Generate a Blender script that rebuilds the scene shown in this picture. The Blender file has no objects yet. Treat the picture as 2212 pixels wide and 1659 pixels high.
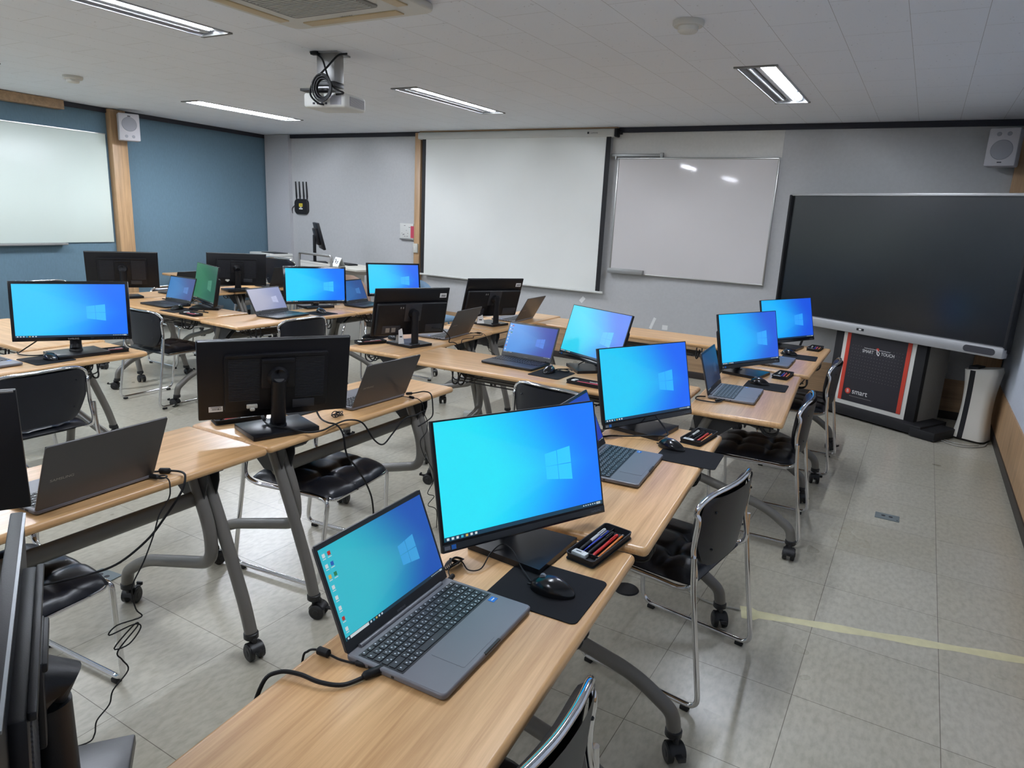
import bpy, bmesh, math, random
from mathutils import Vector, Matrix
random.seed(7)
C = bpy.context.scene
COL = C.collection
PI = math.pi
rad = math.radians

# ---------------------------------------------------------------- camera
cam_d = bpy.data.cameras.new('camera')
cam = bpy.data.objects.new('camera', cam_d)
COL.objects.link(cam)
cam_d.sensor_width = 36.0
cam_d.lens = 36.0 * 1486.5 / 2212.0
cam_d.clip_start = 0.05
YAW, PIT, ROL = 0.524007, 0.238740, 0.0497402
fw = Vector((-math.sin(YAW) * math.cos(PIT), math.cos(YAW) * math.cos(PIT), -math.sin(PIT)))
rt = Vector((math.cos(YAW), math.sin(YAW), 0))
up = rt.cross(fw)
r2 = rt * math.cos(ROL) + up * math.sin(ROL)
u2 = -rt * math.sin(ROL) + up * math.cos(ROL)
mw = Matrix((r2, u2, -fw)).transposed().to_4x4()
mw.translation = Vector((0, 0, 1.58))
cam.matrix_world = mw
C.camera = cam

# ---------------------------------------------------------------- view, world
C.view_settings.view_transform = 'Standard'
C.view_settings.look = 'None'
C.view_settings.exposure = 0.0
C.view_settings.gamma = 1.0
C.view_settings.use_curve_mapping = False
world = bpy.data.worlds.new('world')
C.world = world
world.use_nodes = True
bg = world.node_tree.nodes['Background']
bg.inputs[0].default_value = (0.5, 0.55, 0.65, 1)
bg.inputs[1].default_value = 0.05
TUBE_STRENGTH = 232.0

CEIL = 2.54
YF = 7.16      # front wall
XR = 0.715     # right wall
YB = -2.6      # rear wall


def lin(c):
    out = []
    for v in c[:3]:
        v = v / 255.0
        out.append(v / 12.92 if v <= 0.04045 else ((v + 0.055) / 1.055) ** 2.4)
    return tuple(out) + (1.0,)


# ---------------------------------------------------------------- materials
def newmat(name):
    m = bpy.data.materials.new(name)
    m.use_nodes = True
    return m, m.node_tree, m.node_tree.nodes['Principled BSDF']


def mat(name, rgb, rough=0.5, metal=0.0, spec=0.5, noise=0.0, nscale=30.0, bump=0.0, coat=0.0, stretch=(1, 1, 1), bscale=None):
    m, nt, p = newmat(name)
    c = lin(rgb)
    p.inputs['Base Color'].default_value = c
    p.inputs['Roughness'].default_value = rough
    p.inputs['Metallic'].default_value = metal
    p.inputs['Specular IOR Level'].default_value = spec
    p.inputs['Coat Weight'].default_value = coat
    if noise > 0 or bump > 0:
        tc = nt.nodes.new('ShaderNodeTexCoord')
        mp = nt.nodes.new('ShaderNodeMapping')
        mp.inputs['Scale'].default_value = stretch
        nt.links.new(tc.outputs['Object'], mp.inputs[0])
        n = nt.nodes.new('ShaderNodeTexNoise')
        n.inputs['Scale'].default_value = nscale
        n.inputs['Detail'].default_value = 4
        nt.links.new(mp.outputs[0], n.inputs['Vector'])
        if noise > 0:
            r = nt.nodes.new('ShaderNodeValToRGB')
            r.color_ramp.elements[0].position = 0.3
            r.color_ramp.elements[1].position = 0.7
            r.color_ramp.elements[0].color = tuple(v * (1 - noise) for v in c[:3]) + (1,)
            r.color_ramp.elements[1].color = tuple(min(1, v * (1 + noise)) for v in c[:3]) + (1,)
            nt.links.new(n.outputs['Fac'], r.inputs[0])
            nt.links.new(r.outputs[0], p.inputs['Base Color'])
        if bump > 0:
            n2 = n
            if bscale:
                n2 = nt.nodes.new('ShaderNodeTexNoise')
                n2.inputs['Scale'].default_value = bscale
                nt.links.new(mp.outputs[0], n2.inputs['Vector'])
            b = nt.nodes.new('ShaderNodeBump')
            b.inputs['Strength'].default_value = bump
            b.inputs['Distance'].default_value = 0.002
            nt.links.new(n2.outputs['Fac'], b.inputs['Height'])
            nt.links.new(b.outputs[0], p.inputs['Normal'])
    return m


def emit(name, rgb, s=1.0):
    m, nt, p = newmat(name)
    p.inputs['Base Color'].default_value = (0.01, 0.01, 0.01, 1)
    p.inputs['Emission Color'].default_value = lin(rgb)
    p.inputs['Emission Strength'].default_value = s
    p.inputs['Roughness'].default_value = 0.35
    return m


def wood(name, a, b, axis=0, rough=0.32, scale=1.0, coat=0.25):
    m, nt, p = newmat(name)
    tc = nt.nodes.new('ShaderNodeTexCoord')
    mp = nt.nodes.new('ShaderNodeMapping')
    s = [16.0 * scale] * 3
    s[axis] = 0.9 * scale
    mp.inputs['Scale'].default_value = s
    nt.links.new(tc.outputs['Object'], mp.inputs[0])
    n = nt.nodes.new('ShaderNodeTexNoise')
    n.inputs['Scale'].default_value = 1.6
    n.inputs['Detail'].default_value = 6
    n.inputs['Roughness'].default_value = 0.62
    n.inputs['Distortion'].default_value = 0.5
    nt.links.new(mp.outputs[0], n.inputs['Vector'])
    mp2 = nt.nodes.new('ShaderNodeMapping')
    s2 = [150.0 * scale] * 3
    s2[axis] = 5.0 * scale
    mp2.inputs['Scale'].default_value = s2
    nt.links.new(tc.outputs['Object'], mp2.inputs[0])
    n2 = nt.nodes.new('ShaderNodeTexNoise')
    n2.inputs['Scale'].default_value = 1.3
    n2.inputs['Detail'].default_value = 3
    nt.links.new(mp2.outputs[0], n2.inputs['Vector'])
    mx = nt.nodes.new('ShaderNodeMath')
    mx.operation = 'MULTIPLY_ADD'
    mx.inputs[1].default_value = 0.35
    nt.links.new(n2.outputs['Fac'], mx.inputs[0])
    mul = nt.nodes.new('ShaderNodeMath')
    mul.operation = 'MULTIPLY'
    mul.inputs[1].default_value = 0.75
    nt.links.new(n.outputs['Fac'], mul.inputs[0])
    nt.links.new(mul.outputs[0], mx.inputs[2])
    r = nt.nodes.new('ShaderNodeValToRGB')
    r.color_ramp.elements[0].position = 0.36
    r.color_ramp.elements[1].position = 0.68
    r.color_ramp.elements[0].color = lin(a)
    r.color_ramp.elements[1].color = lin(b)
    nt.links.new(mx.outputs[0], r.inputs[0])
    nt.links.new(r.outputs[0], p.inputs['Base Color'])
    p.inputs['Roughness'].default_value = rough
    p.inputs['Coat Weight'].default_value = coat
    p.inputs['Coat Roughness'].default_value = 0.25
    return m


M = {}
M['wood'] = wood('desk_wood', (186, 140, 90), (222, 178, 126))
M['wood_y'] = wood('panel_wood', (140, 112, 84), (180, 148, 112), axis=0, rough=0.5, coat=0)
M['wood_z'] = wood('post_wood', (154, 122, 88), (192, 156, 116), axis=2, rough=0.45, coat=0)
M['grey_tube'] = mat('grey_painted_tube', (108, 105, 99), 0.38, 0.1)
M['black_paint'] = mat('black_painted_steel', (28, 28, 30), 0.45)
M['bracket'] = mat('dark_bracket', (46, 46, 48), 0.5)
M['caster'] = mat('caster_rubber', (22, 22, 24), 0.45)
M['chrome'] = mat('chrome', (225, 225, 228), 0.09, 1.0)
M['leather'] = mat('black_vinyl', (15, 17, 25), 0.33, 0, 0.5, bump=0.25, nscale=90)
M['shell'] = mat('black_chair_shell', (18, 21, 30), 0.4, 0, 0.5)
M['mon'] = mat('monitor_black', (12, 12, 17), 0.45, spec=0.35, bump=0.1, nscale=600)
M['mon_gloss'] = mat('monitor_gloss_black', (18, 19, 24), 0.16)
M['mon_base'] = mat('monitor_base', (24, 25, 29), 0.3, 0.3, noise=0.15, nscale=8, stretch=(1, 40, 1))
M['mon_edge'] = mat('monitor_silver_edge', (120, 124, 128), 0.3, 0.6)
M['vent'] = mat('vent_black', (40, 41, 47), 0.35)
M['lap'] = mat('laptop_grey', (112, 111, 116), 0.42, 0.25)
M['lid'] = mat('laptop_lid', (88, 86, 87), 0.36, 0.55)
M['lap_dark'] = mat('laptop_dark', (32, 33, 37), 0.4, 0.2)
M['key'] = mat('key_black', (30, 31, 35), 0.45)
M['keyleg'] = mat('key_legend', (215, 220, 225), 0.5)
M['bezel'] = mat('laptop_bezel', (17, 18, 22), 0.35)
M['logo'] = mat('logo_silver', (170, 165, 158), 0.3, 0.7)
M['logo_grey'] = mat('logo_grey', (110, 112, 118), 0.4)
M['rubber'] = mat('rubber_black', (17, 17, 19), 0.6)
M['pad'] = mat('mouse_pad_cloth', (21, 21, 24), 0.85, 0, 0.2)
M['mouse'] = mat('mouse_black', (17, 17, 19), 0.22)
M['cable'] = mat('cable_black', (14, 14, 17), 0.55, spec=0.3)
M['cable_w'] = mat('cable_white', (170, 168, 160), 0.5)
M['white'] = mat('white_plastic', (205, 205, 200), 0.45)
M['white2'] = mat('warm_white_plastic', (196, 193, 182), 0.45)
M['paper'] = mat('paper', (226, 226, 224), 0.8)
M['ink'] = mat('ink', (50, 50, 55), 0.7)
M['red'] = mat('red_plastic', (196, 40, 34), 0.35)
M['pink'] = mat('pink_plastic', (190, 70, 90), 0.4)
M['orange'] = mat('pencil_orange', (222, 128, 56), 0.45)
M['blue'] = mat('pen_blue', (40, 60, 170), 0.3)
M['yellow'] = mat('yellow_label', (222, 200, 60), 0.6)
M['metal'] = mat('aluminium', (176, 176, 172), 0.3, 0.8)
M['metal_d'] = mat('aluminium_dull', (150, 150, 148), 0.4, 0.5)
M['stickerblue'] = mat('sticker_blue', (24, 110, 200), 0.4)
M['screen_cloth'] = mat('screen_cloth', (222, 223, 218), 0.8, noise=0.02, nscale=2)
M['black'] = mat('matte_black', (16, 16, 20), 0.7)
M['board'] = mat('whiteboard_enamel', (206, 202, 200), 0.05, 0, 0.5, noise=0.015, nscale=1.5)
M['board_l'] = mat('glass_board', (206, 216, 208), 0.35, 0, 0.5, noise=0.02, nscale=1.2)
M['navy'] = mat('ceiling_trim_navy', (34, 34, 44), 0.5)
M['wall_l'] = mat('blue_wallpaper', (96, 120, 134), 0.85, 0, 0.3, noise=0.05, nscale=60, bump=0.3, bscale=400, stretch=(1, 1, 0.4))
M['wall_f'] = mat('grey_wallpaper', (184, 184, 184), 0.85, 0, 0.3, noise=0.03, nscale=40, bump=0.3, bscale=350)
M['wall_pil'] = mat('grey_wallpaper_pilaster', (178, 178, 180), 0.85, 0, 0.3, noise=0.06, nscale=90)
M['wall_patch'] = mat('pale_wallpaper', (204, 202, 196), 0.85, 0, 0.3, noise=0.03, nscale=40)
M['wall_r'] = mat('pale_blue_wallpaper', (190, 196, 206), 0.8, 0, 0.3, noise=0.03, nscale=40)
M['wall_b'] = mat('rear_wallpaper', (180, 180, 182), 0.85, 0, 0.3)
M['base'] = mat('baseboard_dark', (46, 40, 38), 0.45)
M['speaker'] = mat('speaker_white', (196, 193, 196), 0.55)
M['grille'] = mat('speaker_grille', (158, 158, 164), 0.7, bump=0.8, nscale=500)
M['ifp'] = mat('display_glass', (20, 22, 25), 0.24, 0, 0.6)
M['ifp_frame'] = mat('display_frame_silver', (168, 168, 168), 0.4, 0.3)
M['poster'] = mat('poster_black', (34, 32, 40), 0.5)
M['poster_red'] = mat('poster_red', (196, 60, 42), 0.5)
M['poster_w'] = mat('poster_white', (214, 212, 204), 0.6)
M['stand_grey'] = mat('stand_grey', (130, 128, 124), 0.6, noise=0.08, nscale=150)
M['puri'] = mat('purifier_white', (214, 210, 200), 0.4)
M['ac'] = mat('ac_ivory', (206, 204, 196), 0.5)
M['ac_vane'] = mat('ac_vane_beige', (196, 176, 138), 0.5)
M['ac_grille'] = mat('ac_grille', (132, 130, 124), 0.6)
M['tape'] = mat('masking_tape', (214, 208, 168), 0.6, noise=0.06, nscale=25)
M['outlet'] = mat('floor_outlet_zinc', (122, 132, 134), 0.45, 0.3)
M['beige'] = mat('beige_upholstery', (176, 148, 130), 0.7)
M['bluechair'] = mat('blue_upholstery', (110, 140, 165), 0.6)
M['fixture'] = mat('fixture_white', (176, 178, 180), 0.4)
M['fix_end'] = mat('fixture_grey', (120, 120, 116), 0.5)
M['tube'] = emit('fluorescent_tube', (236, 243, 255), TUBE_STRENGTH)
M['tube_off'] = mat('tube_unlit', (210, 214, 220), 0.3)
M['led'] = emit('power_led', (120, 140, 255), 2)
M['yellow_lbl'] = M['yellow']


def floor_mat():
    m, nt, p = newmat('vinyl_tile_floor')
    tc = nt.nodes.new('ShaderNodeTexCoord')
    mp = nt.nodes.new('ShaderNodeMapping')
    mp.inputs['Location'].default_value = (0.155, -2.335 + 0.449 * 10, 0)
    nt.links.new(tc.outputs['Object'], mp.inputs[0])
    br = nt.nodes.new('ShaderNodeTexBrick')
    br.offset = 0.0
    br.inputs['Scale'].default_value = 1.0
    br.inputs['Brick Width'].default_value = 0.449
    br.inputs['Row Height'].default_value = 0.449
    br.inputs['Mortar Size'].default_value = 0.0013
    br.inputs['Mortar Smooth'].default_value = 0.2
    br.inputs['Bias'].default_value = -0.1
    br.inputs['Color1'].default_value = lin((188, 184, 170))
    br.inputs['Color2'].default_value = lin((182, 177, 160))
    br.inputs['Mortar'].default_value = lin((112, 104, 92))
    nt.links.new(mp.outputs[0], br.inputs['Vector'])
    n = nt.nodes.new('ShaderNodeTexNoise')
    n.inputs['Scale'].default_value = 55
    n.inputs['Detail'].default_value = 5
    mp3 = nt.nodes.new('ShaderNodeMapping')
    mp3.inputs['Scale'].default_value = (1, 0.45, 1)
    nt.links.new(tc.outputs['Object'], mp3.inputs[0])
    nt.links.new(mp3.outputs[0], n.inputs['Vector'])
    n2 = nt.nodes.new('ShaderNodeTexNoise')
    n2.inputs['Scale'].default_value = 2.2
    n2.inputs['Detail'].default_value = 3
    nt.links.new(tc.outputs['Object'], n2.inputs['Vector'])
    mx = nt.nodes.new('ShaderNodeMix')
    mx.data_type = 'RGBA'
    mx.blend_type = 'MULTIPLY'
    mx.inputs['Factor'].default_value = 1.0
    r = nt.nodes.new('ShaderNodeValToRGB')
    r.color_ramp.elements[0].position = 0.28
    r.color_ramp.elements[0].color = (0.78, 0.77, 0.75, 1)
    r.color_ramp.elements[1].position = 0.62
    r.color_ramp.elements[1].color = (1, 1, 1, 1)
    nt.links.new(n.outputs['Fac'], r.inputs[0])
    nt.links.new(br.outputs['Color'], mx.inputs['A'])
    nt.links.new(r.outputs[0], mx.inputs['B'])
    mx2 = nt.nodes.new('ShaderNodeMix')
    mx2.data_type = 'RGBA'
    mx2.blend_type = 'MULTIPLY'
    mx2.inputs['Factor'].default_value = 1.0
    r2_ = nt.nodes.new('ShaderNodeValToRGB')
    r2_.color_ramp.elements[0].position = 0.3
    r2_.color_ramp.elements[0].color = (0.965, 0.955, 0.93, 1)
    r2_.color_ramp.elements[1].position = 0.6
    r2_.color_ramp.elements[1].color = (1, 1, 1, 1)
    nt.links.new(n2.outputs['Fac'], r2_.inputs[0])
    nt.links.new(mx.outputs['Result'], mx2.inputs['A'])
    nt.links.new(r2_.outputs[0], mx2.inputs['B'])
    nt.links.new(mx2.outputs['Result'], p.inputs['Base Color'])
    rr = nt.nodes.new('ShaderNodeMapRange')
    rr.inputs['To Min'].default_value = 0.24
    rr.inputs['To Max'].default_value = 0.34
    nt.links.new(n2.outputs['Fac'], rr.inputs['Value'])
    nt.links.new(rr.outputs[0], p.inputs['Roughness'])
    b = nt.nodes.new('ShaderNodeBump')
    b.inputs['Strength'].default_value = 0.25
    b.inputs['Distance'].default_value = 0.001
    nt.links.new(n.outputs['Fac'], b.inputs['Height'])
    nt.links.new(b.outputs[0], p.inputs['Normal'])
    return m


def ceil_mat():
    m, nt, p = newmat('ceiling_board')
    tc = nt.nodes.new('ShaderNodeTexCoord')
    sp = nt.nodes.new('ShaderNodeSeparateXYZ')
    cb = nt.nodes.new('ShaderNodeCombineXYZ')
    nt.links.new(tc.outputs['Object'], sp.inputs[0])
    ax = nt.nodes.new('ShaderNodeMath')
    ax.inputs[1].default_value = 0.233 + 6.0
    nt.links.new(sp.outputs['X'], ax.inputs[0])
    ay = nt.nodes.new('ShaderNodeMath')
    ay.inputs[1].default_value = 0.12 + 6
    nt.links.new(sp.outputs['Y'], ay.inputs[0])
    nt.links.new(ay.outputs[0], cb.inputs['X'])
    nt.links.new(ax.outputs[0], cb.inputs['Y'])
    br = nt.nodes.new('ShaderNodeTexBrick')
    br.offset = 0.5
    br.inputs['Scale'].default_value = 1.0
    br.inputs['Brick Width'].default_value = 0.6
    br.inputs['Row Height'].default_value = 0.3
    br.inputs['Mortar Size'].default_value = 0.0011
    br.inputs['Color1'].default_value = lin((230, 234, 240))
    br.inputs['Color2'].default_value = lin((228, 232, 238))
    br.inputs['Mortar'].default_value = lin((168, 168, 168))
    nt.links.new(cb.outputs[0], br.inputs['Vector'])
    v = nt.nodes.new('ShaderNodeTexNoise')
    v.inputs['Scale'].default_value = 60
    v.inputs['Detail'].default_value = 2
    nt.links.new(tc.outputs['Object'], v.inputs['Vector'])
    r = nt.nodes.new('ShaderNodeValToRGB')
    r.color_ramp.elements[0].position = 0.25
    r.color_ramp.elements[0].color = (0.62, 0.61, 0.6, 1)
    r.color_ramp.elements[1].position = 0.29
    r.color_ramp.elements[1].color = (1, 1, 1, 1)
    nt.links.new(v.outputs['Fac'], r.inputs[0])
    mx = nt.nodes.new('ShaderNodeMix')
    mx.data_type = 'RGBA'
    mx.blend_type = 'MULTIPLY'
    mx.inputs['Factor'].default_value = 1.0
    nt.links.new(br.outputs['Color'], mx.inputs['A'])
    nt.links.new(r.outputs[0], mx.inputs['B'])
    nt.links.new(mx.outputs['Result'], p.inputs['Base Color'])
    p.inputs['Roughness'].default_value = 0.9
    return m


M['floor'] = floor_mat()
M['ceil'] = ceil_mat()


# ---------------------------------------------------------------- mesh builder
class MB:
    def __init__(self, mats):
        self.v, self.f, self.m, self.s = [], [], [], []
        self.mats = [M[k] if isinstance(k, str) else k for k in mats]
        self.X = Matrix.Identity(4)
        self.uv = {}

    def add(self, vs, fs, m=0, smooth=False):
        o = len(self.v)
        self.v += [tuple(self.X @ Vector(p)) for p in vs]
        for f in fs:
            self.f.append(tuple(i + o for i in f))
            self.m.append(m)
            self.s.append(smooth)

    def box(self, c, s, m=0, bev=0.0, rz=0.0, seg=2):
        x, y, z = s[0] / 2, s[1] / 2, s[2] / 2
        if bev <= 0:
            vs = [(a * x, b * y, d * z) for a in (-1, 1) for b in (-1, 1) for d in (-1, 1)]
            fs = [(0, 1, 3, 2), (4, 6, 7, 5), (0, 4, 5, 1), (2, 3, 7, 6), (0, 2, 6, 4), (1, 5, 7, 3)]
            sm = False
        else:
            bm = bmesh.new()
            bmesh.ops.create_cube(bm, size=1.0)
            for v in bm.verts:
                v.co = Vector((v.co.x * s[0], v.co.y * s[1], v.co.z * s[2]))
            bmesh.ops.bevel(bm, geom=list(bm.edges), offset=min(bev, min(s) * 0.49), segments=seg, affect='EDGES', profile=0.5)
            bm.verts.index_update()
            vs = [tuple(v.co) for v in bm.verts]
            fs = [tuple(v.index for v in f.verts) for f in bm.faces]
            bm.free()
            sm = True
        R = Matrix.Rotation(rz, 3, 'Z')
        vs = [tuple(R @ Vector(p) + Vector(c)) for p in vs]
        self.add(vs, fs, m, sm)

    def frustum(self, c, s0, s1, h, m=0, off=(0, 0)):
        vs = []
        for (sx, sy), z, o in ((s0, 0, (0, 0)), (s1, h, off)):
            for a, b in ((-1, -1), (1, -1), (1, 1), (-1, 1)):
                vs.append((c[0] + o[0] + a * sx / 2, c[1] + o[1] + b * sy / 2, c[2] + z))
        self.add(vs, [(3, 2, 1, 0), (4, 5, 6, 7), (0, 1, 5, 4), (1, 2, 6, 5), (2, 3, 7, 6), (3, 0, 4, 7)], m)

    def slab(self, w, d, z0, z1, rc=0.02, rb=0.004, m=0, c=(0, 0), n=5, top=True, ms=None):
        """rounded rectangle slab, w along x, d along y, edges rounded by rb"""
        def ring(ins, z):
            r = max(rc - ins, 0.0005)
            out = []
            for k, (sx, sy) in enumerate(((1, 1), (-1, 1), (-1, -1), (1, -1))):
                cx, cy = sx * (w / 2 - ins - r), sy * (d / 2 - ins - r)
                for i in range(n + 1):
                    a = PI / 2 * (k + i / n)
                    out.append((c[0] + cx + r * math.cos(a), c[1] + cy + r * math.sin(a), z))
            return out
        lv = []
        k = 3
        rb = min(rb, (z1 - z0) / 2)
        for i in range(k + 1):
            a = PI / 2 * i / k
            lv.append((rb * (1 - math.sin(a)), z0 + rb * (1 - math.cos(a))))
        for i in range(k + 1):
            a = PI / 2 * i / k
            lv.append((rb * (1 - math.cos(a)), z1 - rb * (1 - math.sin(a))))
        vs = []
        for ins, z in lv:
            vs += ring(ins, z)
        N = 4 * (n + 1)
        fs = []
        for l in range(len(lv) - 1):
            for i in range(N):
                j = (i + 1) % N
                fs.append((l * N + i, l * N + j, (l + 1) * N + j, (l + 1) * N + i))
        self.add(vs, fs, m if ms is None else ms, True)
        L = (len(lv) - 1) * N
        self.add([vs[i] for i in range(N)][::-1], [tuple(range(N))], m)
        self.add(vs[L:L + N], [tuple(range(N))], m)

    def tube(self, pts, r, seg=8, m=0, closed=False, caps=True, ry=None):
        pts = [Vector(p) for p in pts]
        n = len(pts)
        if n < 2:
            return
        rr = r if isinstance(r, (list, tuple)) else [r] * n
        T = []
        for i in range(n):
            if closed:
                t = pts[(i + 1) % n] - pts[i - 1]
            else:
                t = pts[min(i + 1, n - 1)] - pts[max(i - 1, 0)]
            T.append(t.normalized() if t.length > 1e-9 else Vector((0, 0, 1)))
        a = Vector((0, 0, 1)) if abs(T[0].z) < 0.9 else Vector((1, 0, 0))
        nrm = (a - T[0] * a.dot(T[0])).normalized()
        vs = []
        for i in range(n):
            nrm = (nrm - T[i] * nrm.dot(T[i]))
            nrm = nrm.normalized() if nrm.length > 1e-6 else T[i].orthogonal().normalized()
            b = T[i].cross(nrm)
            for k in range(seg):
                t = 2 * PI * k / seg
                vs.append(pts[i] + nrm * rr[i] * math.cos(t) + b * (rr[i] if ry is None else ry) * math.sin(t))
        fs = []
        for i in range(n if closed else n - 1):
            j = (i + 1) % n
            for k in range(seg):
                l = (k + 1) % seg
                fs.append((i * seg + k, i * seg + l, j * seg + l, j * seg + k))
        self.add([tuple(v) for v in vs], fs, m, True)
        if caps and not closed:
            self.add([tuple(v) for v in vs[:seg]][::-1], [tuple(range(seg))], m)
            self.add([tuple(v) for v in vs[-seg:]], [tuple(range(seg))], m)

    def cyl(self, p0, p1, r0, r1=None, seg=20, m=0):
        r1 = r0 if r1 is None else r1
        self.tube([p0, p1], [r0, r1], seg, m)

    def lathe(self, prof, seg=24, m=0, c=(0, 0, 0), squash=(1, 1)):
        vs = []
        for r, z in prof:
            for k in range(seg):
                a = 2 * PI * k / seg
                vs.append((c[0] + r * math.cos(a) * squash[0], c[1] + r * math.sin(a) * squash[1], c[2] + z))
        fs = []
        for i in range(len(prof) - 1):
            for k in range(seg):
                l = (k + 1) % seg
                fs.append((i * seg + k, i * seg + l, (i + 1) * seg + l, (i + 1) * seg + k))
        self.add(vs, fs, m, True)

    def prism(self, poly, z0, z1, m=0, smooth=False):
        n = len(poly)
        vs = [(x, y, z0) for x, y in poly] + [(x, y, z1) for x, y in poly]
        self.add(vs, [tuple(range(n))[::-1], tuple(range(n, 2 * n))], m)
        self.add(vs, [(i, (i + 1) % n, n + (i + 1) % n, n + i) for i in range(n)], m, smooth)

    def grid(self, fn, nu, nv, m=0, smooth=True, flip=False):
        vs = [fn(i / nu, j / nv) for j in range(nv + 1) for i in range(nu + 1)]
        fs = []
        for j in range(nv):
            for i in range(nu):
                a = j * (nu + 1) + i
                f = (a, a + 1, a + nu + 2, a + nu + 1)
                fs.append(f[::-1] if flip else f)
        self.add(vs, fs, m, smooth)

    def build(self, name, parent=None, loc=None, rot=None, ori=True):
        me = bpy.data.meshes.new(name)
        me.from_pydata(self.v, [], self.f)
        for mt in self.mats:
            me.materials.append(mt)
        me.polygons.foreach_set('material_index', self.m)
        me.polygons.foreach_set('use_smooth', self.s)
        if ori:
            bm = bmesh.new()
            bm.from_mesh(me)
            bmesh.ops.remove_doubles(bm, verts=list(bm.verts), dist=1e-5)
            bmesh.ops.recalc_face_normals(bm, faces=list(bm.faces))
            for e in bm.edges:
                if len(e.link_faces) == 2 and e.calc_face_angle(0) > rad(42):
                    e.smooth = False
            bm.to_mesh(me)
            bm.free()
        me.update()
        o = bpy.data.objects.new(name, me)
        COL.objects.link(o)
        if parent is not None:
            o.parent = parent
        if loc is not None:
            o.location = loc
        if rot is not None:
            o.rotation_euler = rot
        return o


def tag(o, label, cat, group=None, kind=None):
    if label:
        o['label'] = label
    if cat:
        o['category'] = cat
    if group:
        o['group'] = group
    if kind:
        o['kind'] = kind
    return o


def thing(name, loc, rz, label, cat, group=None):
    o = bpy.data.objects.new(name, None)
    o.empty_display_size = 0.1
    COL.objects.link(o)
    o.location = loc
    o.rotation_euler = (0, 0, rz)
    return tag(o, label, cat, group)


def struct(o):
    o['kind'] = 'structure'
    return o


def dup(root, loc, rz, label, group=None):
    def cp(o, par):
        c = o.copy()
        COL.objects.link(c)
        c.parent = par
        for ch in o.children:
            cp(ch, c)
        return c
    r = cp(root, None)
    r.location = loc
    r.rotation_euler = (0, 0, rz)
    r['label'] = label
    if group:
        r['group'] = group
    return r


def fillet(pts, r, n=6):
    pts = [Vector(p) for p in pts]
    out = [pts[0]]
    for i in range(1, len(pts) - 1):
        a, b, c = pts[i - 1], pts[i], pts[i + 1]
        d1, d2 = (a - b), (c - b)
        l = min(r, d1.length * 0.49, d2.length * 0.49)
        p, q = b + d1.normalized() * l, b + d2.normalized() * l
        for k in range(n + 1):
            t = k / n
            out.append((p * (1 - t) + b * t) * (1 - t) + (b * (1 - t) + q * t) * t)
    out.append(pts[-1])
    return out


def spline(pts, n=8):
    P = [Vector(p) for p in pts]
    P = [P[0] * 2 - P[1]] + P + [P[-1] * 2 - P[-2]]
    out = []
    for i in range(1, len(P) - 2):
        p0, p1, p2, p3 = P[i - 1:i + 3]
        for k in range(n):
            t = k / n
            out.append(0.5 * ((2 * p1) + (p2 - p0) * t + (2 * p0 - 5 * p1 + 4 * p2 - p3) * t * t + (3 * p1 - p0 - 3 * p2 + p3) * t ** 3))
    out.append(P[-2])
    return out


def text(s, size, name, m, parent, mtx, sx=1.0, depth=0.0, shear=0.0):
    cu = bpy.data.curves.new(name, 'FONT')
    cu.body = s
    cu.size = size
    cu.align_x = 'CENTER'
    cu.align_y = 'CENTER'
    cu.extrude = depth
    cu.shear = shear
    cu.offset = 0.0
    t = bpy.data.objects.new(name, cu)
    COL.objects.link(t)
    bpy.context.view_layer.update()
    dg = bpy.context.evaluated_depsgraph_get()
    me = bpy.data.meshes.new_from_object(t.evaluated_get(dg))
    bpy.data.objects.remove(t)
    me.transform(mtx @ Matrix.Diagonal((sx, 1, 1, 1)))
    me.materials.clear()
    me.materials.append(M[m])
    for p in me.polygons:
        p.material_index = 0
    me.name = name
    o = bpy.data.objects.new(name, me)
    COL.objects.link(o)
    o.parent = parent
    return o


def plane_mtx(origin, xdir, ydir):
    x = Vector(xdir).normalized()
    y = Vector(ydir).normalized()
    z = x.cross(y)
    m = Matrix((x, y, z)).transposed().to_4x4()
    m.translation = Vector(origin)
    return m


# ================================================================= ROOM
LWA, LWB = Vector((-8.09, 3.65)), Vector((-8.42, 7.16))
lwd = (LWB - LWA).normalized()


def lw(y, off=0.0):
    """x of the left wall at y, moved off metres into the room"""
    return LWA.x + (y - LWA.y) * lwd.x / lwd.y + off


HOLES = []
for fx in (-1.075, -3.81, -6.53):
    for fy in (5.30, 2.23, -0.84):
        HOLES.append((fx, fy))
FW, FL = 0.23, 1.33


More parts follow.
